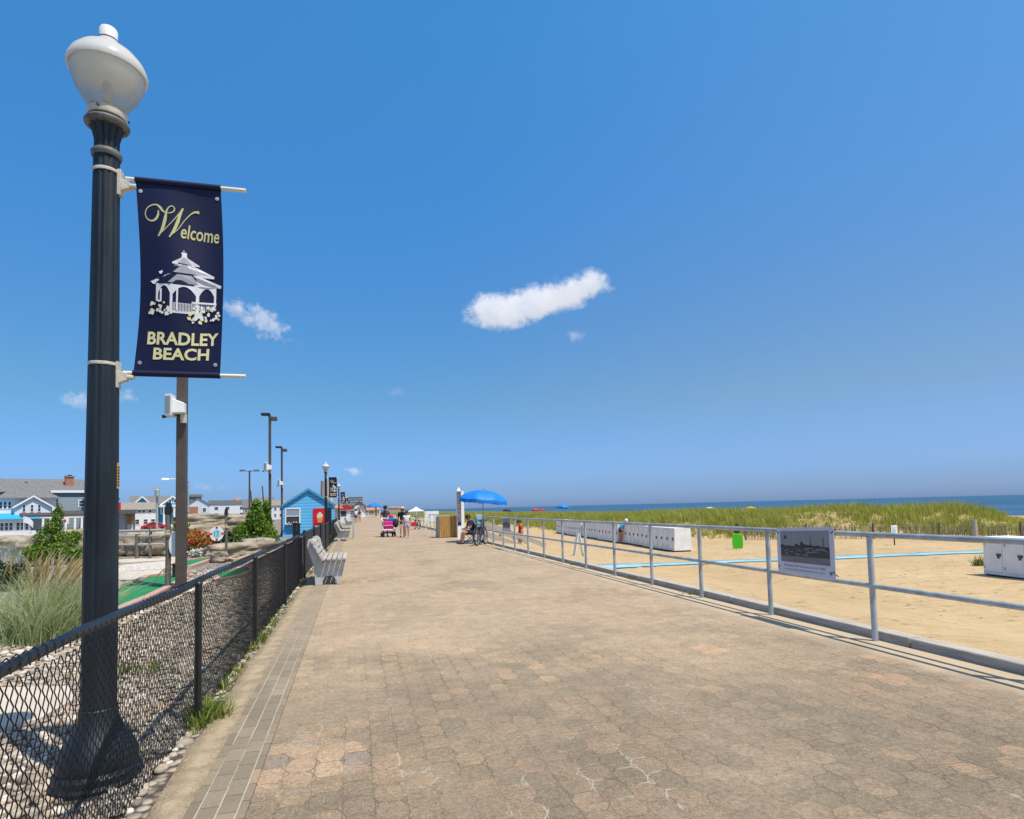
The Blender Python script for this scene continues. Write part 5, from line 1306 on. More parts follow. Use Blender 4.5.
for z_ in (503, 519): win(h, X(80), Z(z_), X(3.4), X(7), .4, 'white', 'glass', .08)
b = MB()
for k in range(5): b.box(X(75), -3.4 + k * .4, -.4, X(86), -3.0 + k * .4, .1 + k * .17)
b.build('front_steps', 'roof_orange', h)
H0 = h.matrix_basis.copy()
def on_house(x, y, z): return Matrix.LocRotScale(h.location, h.rotation_euler, None) @ Vector((x, y, z))
for px, py, top, dot, lab in ((16, 540, 516.5, False, 'white flag drooping beside the blue awning of the mansion'), (44.5, 540, 518.5, True, 'white flag with red emblem before the mansion porch'), (68, 540, 516, False, 'small white flag at the right end of the mansion porch')):
    p = on_house(X(px), -3.2, 0)
    f = thing('flag', lab, 'flag', p, h.rotation_euler.z, 'white flags in front of the mansion')
    b = MB(); b.tube([(0, 0, -.4), (0, 0, Z(top))], .035, 6); b.build('flagpole', 'white', f)
    V = []; Fa = []; nu, nv = 8, 4; wl_, hl = (1.0, .85) if not dot else (1.1, .8)
    for sd in (-.006, .006):
        for j in range(nv + 1):
            for i in range(nu + 1):
                u, v = i / nu, j / nv; V.append((u * wl_, .1 * math.sin(u * 5 + v) + sd, Z(top) - .05 - v * hl - u * u * (.75 if px == 16 else .1)))
    n1 = (nu + 1) * (nv + 1)
    for k in (0, 1):
        for j in range(nv):
            for i in range(nu): q = [j * (nu + 1) + i, j * (nu + 1) + i + 1, (j + 1) * (nu + 1) + i + 1, (j + 1) * (nu + 1) + i]; Fa.append([a + k * n1 for a in (q if k == 0 else q[::-1])])
    np_mesh('flag_cloth', V, Fa, 'cl_white', f, True)
    if dot:
        b = MB(); b.prism([(.6 + .19 * math.cos(a), -.14, Z(top) - .5 + .19 * math.sin(a)) for a in [k * math.pi / 7 for k in range(14)]], (0, .012, 0)); b.build('emblem', 'red', f)

# 2. low building with tan roof and dark shop front, right of the nearest lamp post
h, _ = house('low white building with tan roof and dark shop front, beside the nearest lamp post', 118, 531, 2, 'house')
s_ = 1 / 5.6; Z = lambda py: (531 - py) * s_
gable_box(h, X(-14), X(36), 2, 9, 0, Z(508.5), Z(501), 'side_white', 'roof_tan', 'x', .3)
b = MB(); b.box(X(-14), -1.8, Z(513), X(15), 2, Z(508.6)); b.build('shop_canopy', 'roof_dark', h)
for px in (-8, 0, 7, 14):
    b = MB(); b.box(X(px) - .15, -1.7, 0, X(px) + .15, -1.45, Z(513)); b.build('canopy_post', 'cl_grey', h)
b = MB(); b.box(X(-1), 1.4, Z(509), X(2.6), 1.9, Z(500.5)); b.build('shop_sign', 'red', h)
for px in (20, 24, 30): win(h, X(px), Z(510), X(2.4), X(4), 2, 'white', 'glass', .08)
for px in (18, 26, 33): win(h, X(px), Z(522), X(3.5), X(5), 2, 'white', 'glass', .1)
b = MB(); b.box(X(8), 1.6, Z(524), X(14), 1.98, Z(514)); b.build('doorway', 'wood_brown', h)

# 3. bright cyan house with twin gables
h, _ = house('bright cyan house with two white-trimmed gables behind the low white building', 128, 528, 0, 'house')
s_ = 1 / 4.6; Z = lambda py: (528 - py) * s_
gable_box(h, X(3), X(58), 3, 13, 0, Z(502), Z(493), 'side_teal', 'roof_mid', 'x', .4)
for x0, x1 in ((4, 22), (31, 54)):
    gable_box(h, X(x0), X(x1), 1.6, 6, 0, Z(503), Z(493.8), 'side_teal', 'roof_mid', 'y', .35)
    b = MB(); xm = (X(x0) + X(x1)) / 2; k = (Z(493.8) - Z(503)) / (xm - X(x0))
    for sx in (-1, 1):
        x_ = xm + sx * (xm - X(x0) + .4); zz = Z(503) - k * .4
        b.hexa([(xm, 1.15, Z(493.8) - .25), (x_, 1.15, zz - .25), (x_, 1.22, zz - .25), (xm, 1.22, Z(493.8) - .25), (xm, 1.15, Z(493.8) + .2), (x_, 1.15, zz + .2), (x_, 1.22, zz + .2), (xm, 1.22, Z(493.8) + .2)])
    b.build('bargeboard', 'white', h)
for px in (40, 45): win(h, X(px), Z(499), X(2), X(3), 1.6, 'white', 'glass', .2)
for px in (33, 42, 50): win(h, X(px), Z(510), X(2.4), X(5), 1.6, 'white', 'glass', .25)
b = MB(); b.box(X(29), .2, Z(506), X(58), 1.6, Z(503.6)); b.build('porch_roof', 'side_white', h)
for px in (26, 34, 44, 55):
    b = MB(); b.box(X(px) - .2, .3, 0, X(px) + .2, .6, Z(506)); b.build('porch_column', 'white', h)
b = MB(); b.box(X(22), -.2, 0, X(58), 0, Z(524)); b.build('porch_rail', 'white', h)

# 4..: further houses: (label, px0, px1, py base, ridge y, eave y, ridge axis, wall, roof, windows)
HS = [
 ('grey-blue house with brick front beside the thick brown pole', 186, 207, 524, 498, 505, 'y', 'side_pale', 'roof_mid', 2, 0),
 ('white house with flat dormer roof rising behind the grey-blue house', 189, 200, 523, 494.5, 496.5, 'x', 'side_slate', 'roof_dark', 2, 8),
 ('long white house with black roof above the boulders', 209, 244, 519.5, 500.5, 504.5, 'x', 'side_white', 'roof_dark', 3, 0),
 ('tan shingled house directly behind the tall double-headed street light', 243, 257, 520, 499.5, 507, 'x', 'side_tan', 'roof_mid', 2, 4),
 ('pale green and white house behind the tall dark evergreen', 256, 272, 520, 497.5, 502, 'x', 'side_pale', 'roof_mid', 3, 0),
 ('small white house seen between the evergreens and the blue hut', 271, 284, 520, 500.5, 505, 'x', 'side_white', 'roof_tan', 2, 2),
 ('small white house with a peaked roof farthest right beyond the kiosk', 356, 366, 519, 505.5, 509.5, 'y', 'side_white', 'roof_tan', 1, 30),
 ('low tan house just beyond the kiosk with a white gable', 348, 357, 519, 507, 510, 'x', 'side_tan', 'roof_mid', 2, 20),
 ('tan house with orange roof at the far end of the promenade', 364, 380, 517, 507, 510, 'x', 'side_tan', 'roof_orange', 2, 60),
]
for lab, p0, p1, pb, pr, pe, ax, wm, rm, nw, dy in HS:
    c_ = at(p0, pb, -1.2 if p0 < 300 else -.3); z_ = c_.z
    c_ = c_ * (1 + dy / 160) if False else c_
    d_ = (c_ - EYE).length; s_ = d_ / F_PX * 1.0 / (1.0); hyp = math.hypot(c_.x, c_.y)
    s_ = abs((CAMR.inverted() @ (c_ - EYE)).z) / F_PX
    t = thing('house', lab, 'house', (c_.x, c_.y + dy * .0, z_), VIEW_RZ(c_), 'houses along the ocean avenue')
    wdt = (p1 - p0) * s_; y0 = dy * .25
    gable_box(t, 0, wdt, y0, y0 + wdt * .7, 0, (pb - pe) * s_, (pb - pr) * s_, wm, rm, ax, .35)
    for k in range(nw):
        for zf in ((.30, .72) if p1 - p0 > 9 else (.55,)):
            win(t, wdt * (k + .5) / nw + .4 * math.sin(k * 3 + p0), (pb - pe) * s_ * zf, wdt / nw * .28, (pb - pe) * s_ * .2, y0, 'white', 'glass', .16)
    if 'brick front' in lab:
        b = MB(); b.box(wdt * .12, y0 - 1.2, 0, wdt * .5, y0 - .01, (pb - 507) * s_); b.build('brick_bay', 'brick_red', t)
    if 'black roof' in lab:
        b = MB(); b.lathe([(2.6, (pb - 501) * s_), (1.9, (pb - 499.2) * s_), (.2, (pb - 498) * s_)], 4, (wdt * .74, y0 + 8, 0)); b.build('rear_roof', 'roof_orange', t)

c_ = at(252, 522, -1.2); s_ = abs((CAMR.inverted() @ (c_ - EYE)).z) / F_PX
t = thing('kiosk', 'small dark flat-roofed kiosk between the double-headed street light and the evergreen', 'kiosk', c_, VIEW_RZ(c_))
b = MB(); b.box(0, 0, 0, 15 * s_, 5, 12 * s_); b.build('wall', 'side_slate', t)
b = MB(); b.box(-.3, -.4, 12 * s_, 15.5 * s_, 5.3, 13.2 * s_); b.build('roof', 'side_white', t)
win(t, 4 * s_, 7 * s_, 3 * s_, 5 * s_, 0, 'white', 'glass', .12)
# kiosk with orange roof beyond the hut
c_ = at(340, 523, -.1); s_ = abs((CAMR.inverted() @ (c_ - EYE)).z) / F_PX
t = thing('kiosk', 'cream kiosk with flared orange roof just beyond the blue hut', 'kiosk', (-3.1, 77, -.1), 0)
b = MB(); b.box(-1.3, 0, 0, 1.3, 2.6, 2.1); b.build('wall', 'beige', t)
hip(t, -1.75, 1.75, -.5, 3.1, 2.0, 3.0, .1, 'roof_orange')
b = MB(); b.lathe([(.45, 2.8), (.45, 3.3), (.1, 3.7)], 8, (0, 1.3, 0)); b.build('cupola', 'beige', t)
# red-topped stand and tiny white beach huts at the far end
t = thing('snack_stand', 'small stand with a red fascia beyond the benches on the promenade', 'stand', (-1.2, 82, -.05))
b = MB(); b.box(-.9, 0, 0, .6, 1.6, 1.75); b.build('counter', 'white_dirty', t)
b = MB(); b.box(-1.0, -.2, 1.75, .7, 1.8, 2.3); b.build('fascia', 'cl_red', t)
b = MB(); b.box(-.6, -.02, .9, .1, .02, 1.6); b.build('hatch', 'glass', t)
t = thing('beach_hut', 'small white-fronted hut with brown gabled sides at the far end of the walk', 'hut', (1.0, 150, -.05))
wl, rf = gable_box(t, -1.6, 1.6, 0, 3, 0, 2.6, 3.9, 'side_tan', 'roof_orange', 'y', .3)
b = MB(); b.box(-1.1, -.06, 0, 1.1, -.01, 2.8); d = b.build('door', 'white', t)
b = MB(); b.box(-.5, -.10, 1.5, .5, -.065, 2.4); b.build('door_glass', 'glass', d)
# tower block in the distance
c_ = at(344, 513.5, 0.8); d_ = 620; v = ray(344.5, 512.5); p = EYE + v * (d_ / v.length)
t = thing('tower_block', 'wide blue-grey apartment block in the far distance above the kiosk', 'building', (p.x, p.y, -1.2), VIEW_RZ(p))
W_ = 17 * d_ / F_PX; b = MB(); b.box(0, 0, 0, W_, 18, 1.2 + 1.5 + (512.5 - 499.5) * d_ / F_PX); b.build('wall', 'far_tower', t)
b = MB(); b.box(-.4, -.4, 2.7 + 13 * d_ / F_PX, W_ + .4, 18.4, 3.3 + 13 * d_ / F_PX); b.build('roof', 'roof_mid', t)
b = MB()
for fl in range(5):
    for k in range(9): b.box(1 + k * W_ / 9.2, -.06, 2.5 + fl * 2.6, 2.2 + k * W_ / 9.2, -.01, 3.9 + fl * 2.6)
b.build('window_rows', 'glass', t)
v = ray(388, 512.0); d_ = 480; p = EYE + v * (d_ / v.length)
t = thing('pavilion', 'long low brown pavilion on the far horizon behind the cart pusher', 'building', (p.x, p.y, -1.2), VIEW_RZ(p))
b = MB(); b.box(0, 0, 0, 11, 12, 2.7 + 2.2 * d_ / F_PX); b.build('wall', 'side_tan', t)
hip(t, -.5, 11.5, -.5, 12.5, 2.7 + 2.2 * d_ / F_PX, 2.7 + 3.6 * d_ / F_PX, 4, 'roof_tan')
# distant rows of small buildings behind the promenade


# street lights and utility poles
def street_pole(label, px, dist, ytop, arms, cat='street light', name='street_light', col='steel', rad=.09):
    v = ray(px, 512); p = EYE + v * (dist / math.hypot(v.x, v.y)); dep = abs((CAMR.inverted() @ (p - EYE)).z)
    vt = ray(px, ytop); top = EYE.z + vt.z * (dist / math.hypot(vt.x, vt.y)); z0 = -1.25
    t = thing(name, label, cat, (p.x, p.y, z0), VIEW_RZ(p)); H = top - z0
    b = MB(); b.tube([(0, 0, 0), (0, 0, H)], [rad * 1.3, rad], 8); b.build('pole', col, t, 50)
    for a, hd in arms:
        b = MB(); b.tube([(0, 0, H - .15), (a * .5, 0, H - .02), (a, 0, H)], .05, 6); b.build('arm', col, t)
        b = MB(); b.hexa([(a - hd, -.16, H - .1), (a + hd, -.16, H - .1), (a + hd, .16, H - .1), (a - hd, .16, H - .1), (a - hd * .8, -.1, H + .1), (a + hd * .8, -.1, H + .1), (a + hd * .8, .1, H + .1), (a - hd * .8, .1, H + .1)]); b.build('light_head', 'white_dirty' if col != 'pole_brown' else col, t)
    return t, H
street_pole('dark street light with two arms, left of the slender brown poles', 249.5, 75, 470.5, ((-.75, .32), (.75, .32)), col='pole_brown')
street_pole('pale single-arm street light reaching left behind the thick brown pole', 188.3, 70, 479, ((-2.05, .35),), col='galv', rad=.06)
t, H = street_pole('utility pole with transformer in front of the bright cyan house', 157, 95, 487, (), 'utility pole', 'utility_pole', 'timber', .13)
b = MB(); b.lathe([(.3, H - 1.3), (.3, H - .4), (.2, H - .3)], 12, (0, -.3, 0)); b.build('transformer', 'galv', t, 40)
b = MB(); b.box(-.9, -.08, H - .25, .9, .08, H - .1); b.build('crossarm', 'timber', t)
for px, yt, lab in ((253.5, 490, 'leaning dark mast behind the double-headed street light'), (265.5, 486, 'second slanting dark mast, left of the slender brown light pole')):
    street_pole(lab, px, 120, yt, (), 'mast', 'mast', 'steel', .1)[0].rotation_euler.y = R(-4)
street_pole('tall brown chimney-like post behind the second lamp post', 325.5, 62, 481, (), 'post', 'post', 'side_tan', .42)
street_pole('dark slim post on the horizon near the far blue umbrella', 376, 160, 503, (), 'post', 'post', 'steel', .16)

# parked cars glimpsed behind the golf course
def car(label, px, py, col, rz):
    c_ = at(px, py, -1.2); t = thing('parked_car', label, 'car', c_, VIEW_RZ(c_) + rz, 'cars parked along the ocean avenue')
    b = MB(); prof = [(-2.2, .35), (-2.2, .8), (-1.5, .92), (-.8, 1.42), (.9, 1.45), (1.7, .95), (2.2, .88), (2.25, .35)]
    b.prism([(x, -.85, z) for x, z in prof], (0, 1.7, 0)); b.build('body', col, t, bevel=.08)
    b = MB(); b.prism([(x, -.87, z) for x, z in [(-1.3, .95), (-.75, 1.36), (.85, 1.38), (1.45, .97)]], (0, 1.74, 0)); b.build('windows', 'glass', t)
    for x in (-1.4, 1.4):
        for y in (-.86, .70):
            b = MB(); b.lathe([(.33, 0), (.33, .16)], 14, (x, y + .16, .33), Matrix.Rotation(math.pi / 2, 3, 'X')); b.build('wheel', 'rubber', t)
    return t
car('white parked car before the low white building, right of the nearest lamp post', 122, 530, 'white', .1)
car('red parked car in front of the bright cyan house', 154, 529.5, 'cl_red', 0)
car('silver parked car in front of the bright cyan house, left of the piling', 144, 529, 'galv', 0)

# ------------------------------------------------------------------ people
def skin_mesh(name, pts, edges, rad, mat, parent, sub=1, root=0):
    me = bpy.data.meshes.new(name); me.from_pydata([tuple(p) for p in pts], edges, []); me.update()
    o = bpy.data.objects.new(name, me); COL.objects.link(o)
    o.modifiers.new('skin', 'SKIN')
    sk = me.skin_vertices[0].data
    for i, r_ in enumerate(rad): sk[i].radius = (r_, r_) if not isinstance(r_, tuple) else r_; sk[i].use_root = (i == root)
    s_ = o.modifiers.new('sub', 'SUBSURF'); s_.levels = sub; s_.render_levels = sub
    dg = bpy.context.evaluated_depsgraph_get(); nm = bpy.data.meshes.new_from_object(o.evaluated_get(dg)); nm.name = name
    bpy.data.objects.remove(o); bpy.data.meshes.remove(me)
    return nm
def figure(label, loc, rz, h, J=None, skin='skin', top=('cl_grey', .5), bottom=('cl_khaki', .75), hair='hair', hat=None, shoes='cl_black', long_hair=False, group=None, slim=1.):
    """standing figure facing local -y; J overrides joints (fractions of the height)"""
    D = dict(pelvis=(0, 0, .525), waist=(0, 0, .61), chest=(0, .005, .72), neck=(0, .005, .835), head0=(0, -.005, .875), head1=(0, -.01, .925), head2=(0, -.008, .965))
    for s_, k in ((1, 'L'), (-1, 'R')):
        D.update({'sh' + k: (.105 * s_, 0, .80), 'el' + k: (.135 * s_, .02, .63), 'wr' + k: (.14 * s_, -.03, .49), 'ha' + k: (.14 * s_, -.045, .445),
                  'hip' + k: (.05 * s_, 0, .50), 'kn' + k: (.055 * s_, -.01, .28), 'an' + k: (.055 * s_, .01, .045), 'to' + k: (.065 * s_, -.085, .018)})
    if J: D.update(J)
    t = thing('person', label, 'person', loc, rz, group)
    P = {k: Vector(v) * h for k, v in D.items()}
    order = list(P); idx = {k: i for i, k in enumerate(order)}
    E_ = [('pelvis', 'waist'), ('waist', 'chest'), ('chest', 'neck'), ('neck', 'head0'), ('head0', 'head1'), ('head1', 'head2')]
    for k in 'LR': E_ += [('chest', 'sh' + k), ('sh' + k, 'el' + k), ('el' + k, 'wr' + k), ('wr' + k, 'ha' + k), ('pelvis', 'hip' + k), ('hip' + k, 'kn' + k), ('kn' + k, 'an' + k), ('an' + k, 'to' + k)]
    RR = dict(pelvis=.072, waist=.064, chest=.078, neck=.03, head0=.042, head1=.06, head2=.042, sh=.036, el=.026, wr=.018, ha=.018, hip=.058, kn=.036, an=.023, to=.018)
    rad = [RR.get(k, RR.get(k[:-1])) * h * (slim if k[:4] != 'head' else 1) for k in order]
    me = skin_mesh('body', [P[k] for k in order], [(idx[a], idx[b]) for a, b in E_], rad, skin, t)
    # nose, ears and five unequal fingers per hand go into the same mesh
    x = MB(); hd = P['head1']; up = (P['head2'] - P['head0']).normalized(); f = Vector((0, -1, 0)); f = (f - up * f.dot(up)).normalized(); sd = up.cross(f)
    x.tube([hd + f * .055 * h + up * .008 * h, hd + f * .068 * h - up * .010 * h], [.006 * h, .010 * h], 6)
    for s_ in (-1, 1): x.ellip(hd + sd * s_ * .058 * h, (.008 * h, .014 * h, .019 * h), 8, 6)
    for k, s_ in (('L', 1), ('R', -1)):
        d = (P['ha' + k] - P['wr' + k]).normalized(); q = d.cross(Vector((1, 0, 0))); q = q.normalized() if q.length > .1 else Vector((0, 0, 1)); n_ = d.cross(q)
        for i, L_ in enumerate((.036, .043, .041, .031)):
            p = P['ha' + k] + q * (i - 1.5) * .009 * h; x.tube([p, p + d * L_ * h * .55, p + (d * .95 - n_ * .25 * s_) * L_ * h], [.0052 * h, .0047 * h, .0036 * h], 6)
        p = P['wr' + k] + d * .012 * h - q * .014 * h; x.tube([p, p + (d * .6 - q * .7) * .022 * h, p + (d - q * .7) * .036 * h], [.006 * h, .0055 * h, .004 * h], 6)
    nv = len(me.vertices)
    V = [tuple(v.co) for v in me.vertices] + x.v; Fc = [tuple(p.vertices) for p in me.polygons] + [tuple(i + nv for i in q) for q in x.f]
    m2 = bpy.data.meshes.new('body'); m2.from_pydata(V, [], Fc); m2.update(); bpy.data.meshes.remove(me)
    body = link('body', m2, skin, t, 60)
    e_ = MB()
    for s_ in (-1, 1): e_.ellip(hd + f * .053 * h + sd * s_ * .022 * h + up * .006 * h, (.008 * h,) * 3, 8, 6)
    e_.build('eyes', 'cl_black', t)
    e_ = MB(); e_.tube([hd + f * .057 * h - up * .026 * h - sd * .018 * h, hd + f * .061 * h - up * .027 * h, hd + f * .057 * h - up * .026 * h + sd * .018 * h], .004 * h, 5); e_.build('mouth', 'cl_red', t)
    def garment(name, mat, chain, edges, grow):
        rr = [(RR.get(k, RR.get(k[:-1])) * grow + .006) * h * slim for k in chain if isinstance(k, str)]
        pts = [P[k] for k in chain]; m_ = skin_mesh(name, pts, edges, rr, mat, t)
        return link(name, m_, mat, t, 60)
    if top:
        mat, sl = top
        P['scL'] = P['shL'].lerp(P['elL'], sl); P['scR'] = P['shR'].lerp(P['elR'], sl); RR['sc'] = .031
        P['hem'] = P['pelvis'] + (P['waist'] - P['pelvis']) * .2; RR['hem'] = .074; P['nk'] = P['chest'].lerp(P['neck'], .75); RR['nk'] = .045
        garment('shirt', mat, ['hem', 'waist', 'chest', 'nk', 'shL', 'scL', 'shR', 'scR'], [(0, 1), (1, 2), (2, 3), (2, 4), (4, 5), (2, 6), (6, 7)], 1.10)
    if bottom:
        mat, sl = bottom
        P['lcL'] = P['hipL'].lerp(P['knL'], sl) if sl <= 1 else P['knL'].lerp(P['anL'], sl - 1); P['lcR'] = P['hipR'].lerp(P['knR'], sl) if sl <= 1 else P['knR'].lerp(P['anR'], sl - 1); RR['lc'] = .048 if sl <= 1 else .034
        P['wb'] = P['pelvis'].lerp(P['waist'], .45); RR['wb'] = .068
        garment('shorts' if sl <= 1 else 'trousers', mat, ['wb', 'pelvis', 'hipL', 'lcL', 'hipR', 'lcR'], [(0, 1), (1, 2), (2, 3), (1, 4), (4, 5)], 1.12)
    if hair:
        x = MB(); x.ellip(hd + up * .018 * h - f * .012 * h, (.066 * h, .068 * h, .062 * h), 14, 9)
        if long_hair: x.tube([hd - f * .05 * h, hd - f * .065 * h - up * .08 * h, hd - f * .055 * h - up * .16 * h], [.05 * h, .05 * h, .02 * h], 8)
        x.build('hair', hair, t, 60)
    for k in 'LR':
        if shoes:
            x = MB(); a = P['an' + k]; b_ = P['to' + k]; dr = (b_ - a); dr.z = 0; dr.normalize()
            x.tube([a - dr * .02 * h - Vector((0, 0, .015 * h)), a + dr * .03 * h - Vector((0, 0, .02 * h)), b_ + dr * .02 * h], [.026 * h, .027 * h, .018 * h], 8); x.build('shoe', shoes, t, 60)
    if hat == 'cap':
        x = MB(); x.lathe([(.069 * h, .0), (.068 * h, .03 * h), (.045 * h, .06 * h), (.005 * h, .07 * h)], 14, hd + up * .022 * h); c0 = hd + up * .026 * h + f * .07 * h
        x.obox(c0 + f * .03 * h, (.09 * h, .09 * h, .008 * h)); x.build('cap', 'cl_black', t, 50)
    if hat == 'straw':
        x = MB(); x.lathe([(.15 * h, .0), (.152 * h, .006 * h), (.068 * h, .012 * h), (.064 * h, .06 * h), (.02 * h, .072 * h)], 18, hd + up * .025 * h); x.build('sun_hat', 'straw', t, 50)
    return t, P
# man pushing a pink cart towards us
p = at(385.5, 536.5, 0)
figure('man in dark shirt and black cap pushing the pink cart along the walk', (p.x, p.y, 0), R(12), 1.76,
       dict(elL=(.15, .0, .63), wrL=(.12, -.14, .58), haL=(.115, -.17, .57), elR=(-.15, 0, .63), wrR=(-.12, -.14, .58), haR=(-.115, -.17, .57), knL=(.055, -.07, .28), anL=(.055, -.02, .045), toL=(.06, -.11, .018), anR=(-.055, .10, .06), toR=(-.06, .02, .018)),
       'skin_tan', ('cl_grey', .55), ('cl_navy', .8), 'hair', 'cap')
t = thing('beach_cart', 'hot pink beach cart with white frame pushed by the man in the black cap', 'cart', (p.x + .12, p.y - .62, 0), R(12))
b = MB(); b.hexa([(-.26, -.2, .42), (.26, -.2, .42), (.26, .2, .42), (-.26, .2, .42), (-.3, -.24, .88), (.3, -.24, .88), (.3, .24, .88), (-.3, .24, .88)]); b.build('basket', 'pink', t, bevel=.04)
b = MB(); b.box(-.29, -.251, .62, .29, -.235, .67); b.build('basket_band', mk('pale pink trim', (.75, .35, .5), .7), t)
b = MB()
for sx in (-1, 1): b.tube([(sx * .34, .26, 1.05), (sx * .34, -.2, .9), (sx * .34, -.25, .4), (sx * .34, .1, .22)], .03, 8)
b.tube([(-.34, .26, 1.05), (.34, .26, 1.05)], .025, 8); b.tube([(-.34, -.25, .4), (.34, -.25, .4)], .03, 8); b.build('frame', 'white', t, 50)
b = MB(); b.box(-.34, -.3, .2, .34, .3, .3); b.build('chassis', 'cl_navy', t, bevel=.03)
for x in (-.32, .32):
    for y in (-.24, .24):
        b = MB(); b.lathe([(.06, 0), (.13, .005), (.145, .03), (.13, .055), (.06, .06)], 16, (x - .03, y, .145), Matrix.Rotation(math.pi / 2, 3, 'Y')); b.build('wheel', 'rubber', t, 40)
c0 = Vector((p.x + .12, p.y - .62, 0))
b = MB(); b.ellip((0, 0, .12), (.13, .11, .12), 14, 9); o = b.build('beach_ball', 'cl_red', None, 60); o.location = (c0.x + .18, c0.y + .05, 1.0); tag(o, 'small red ball riding on top of the pink cart', 'ball')
b = MB(); b.prism([(-.2, -.1, 0), (.22, -.1, 0), (.26, -.1, .16), (.0, -.1, .2), (-.16, -.1, .1)], (0, .2, 0)); o = b.build('beach_bag', 'blue_canvas', None, bevel=.04); o.location = (c0.x + .14, c0.y, .885); tag(o, 'bright blue bag lying on top of the pink cart', 'bag')
p = at(402.5, 537, 0)
_, P = figure('woman in black with a straw sun hat, walking beside the girl in white', (p.x, p.y, 0), R(-6), 1.66, dict(anL=(.05, .07, .05), toL=(.055, -.01, .018), knR=(-.05, -.06, .28), anR=(-.05, -.05, .045), toR=(-.055, -.14, .018)), 'skin', ('cl_black', .9), ('cl_black', .5), 'hair', 'straw', long_hair=True)
b = MB(); b.ellip((0, 0, 0), (.17, .12, .25), 12, 8); b.tube([(0, 0, .2), (.06, .02, .42), (.12, .03, .5)], .015, 6); o = b.build('tote_bag', 'cl_black', None, 60); o.location = (p.x - .36, p.y - .02, .78); tag(o, 'large black tote bag on the arm of the woman in the straw hat', 'bag')
p = at(407, 537.5, 0)
figure('girl in white top and lilac shorts walking right of the woman in black', (p.x, p.y, 0), R(-4), 1.45, dict(anR=(-.05, .06, .05), toR=(-.055, -.02, .018)), 'skin', ('cl_white', .4), ('cl_lilac', .6), 'hair', None, 'cl_lilac', long_hair=True)
p = at(356, 522.8, 0)
figure('distant walker in white top and black shorts on the far left of the walk', (p.x, p.y, 0), R(5), 1.75, dict(knL=(.055, -.06, .28), anL=(.055, -.07, .045), toL=(.06, -.16, .018), anR=(-.055, .08, .05), toR=(-.06, 0, .018)), 'skin_tan', ('cl_white', .4), ('cl_black', .7))
p = at(359.5, 522, 0)
figure('distant walker in grey clothes beside the one in white', (p.x, p.y, 0), R(-5), 1.72, None, 'skin_tan', ('cl_grey', .5), ('cl_lilac', .7))
# seated man under the umbrella, facing left across the walk
p = at(472, 543.5, 0); SX, SY = p.x, p.y
J = dict(pelvis=(0, .05, .27), waist=(0, .045, .345), chest=(0, -.01, .445), neck=(0, -.05, .55), head0=(0, -.075, .585), head1=(0, -.10, .63), head2=(0, -.105, .67))
for s_, k in ((1, 'L'), (-1, 'R')):
    J.update({'sh' + k: (.105 * s_, -.03, .525), 'el' + k: (.13 * s_, -.08, .38), 'wr' + k: (.07 * s_, -.19, .35), 'ha' + k: (.04 * s_, -.22, .355), 'hip' + k: (.055 * s_, .03, .265), 'kn' + k: (.075 * s_, -.22, .275), 'an' + k: (.075 * s_, -.25, .05), 'to' + k: (.085 * s_, -.34, .02)})
figure('seated man in navy shirt leaning forward under the blue umbrella', (SX, SY, 0), R(-80), 1.76, J, 'skin_tan', ('cl_navy', .7), ('cl_navy', .8), 'hair', None, 'cl_navy')
t = thing('folding_chair', 'low folding chair under the seated man in navy', 'chair', (SX, SY, 0), R(-80))
b = MB(); b.box(-.25, -.22, .37, .25, .25, .405); b.build('seat', 'cl_navy', t)
b = MB(); b.hexa([(-.25, .25, .40), (.25, .25, .40), (.25, .29, .40), (-.25, .29, .40), (-.25, .38, .85), (.25, .38, .85), (.25, .42, .85), (-.25, .42, .85)]); b.build('backrest', 'cl_navy', t)
for sx in (-.26, .26):
    b = MB(); b.tube([(sx, -.25, 0), (sx, .2, .40)], .013, 8); b.build('leg', 'galv', t); b = MB(); b.tube([(sx, .28, 0), (sx, -.2, .40)], .013, 8); b.build('leg', 'galv', t)
    b = MB(); b.tube([(sx, .26, .38), (sx, .41, .88)], .013, 8); b.build('upright', 'galv', t)
# red-shirted person on the stairs
figure('person in red shirt and khaki shorts walking down the beach stairs', (7.35, 26.9, -.62), R(-100), 1.55, dict(head0=(0, -.02, .872), head1=(0, -.045, .918), head2=(0, -.05, .957), knL=(.055, -.06, .30), anL=(.055, -.04, .07), toL=(.06, -.13, .045)), 'skin', ('cl_red', .6), ('cl_khaki', .8))
# swimmer bending at the lockers
p = at(621.5, 543, -.8)
figure('woman in bright blue top and black shorts bending towards the lockers', (p.x - .3, p.y - .6, zs(p.x, p.y)), R(95), 1.62,
       dict(pelvis=(0, .02, .52), waist=(0, -.02, .60), chest=(0, -.10, .685), neck=(0, -.19, .76), head0=(0, -.215, .79), head1=(0, -.245, .825), head2=(0, -.26, .86), shL=(.1, -.15, .745), shR=(-.1, -.15, .745), elL=(.13, -.24, .62), wrL=(.12, -.34, .53), haL=(.12, -.37, .495), elR=(-.13, -.26, .64), wrR=(-.12, -.38, .60), haR=(-.12, -.42, .585)),
       'skin_tan', ('cl_blue', .0), ('cl_black', .5), 'cl_white', None, None)
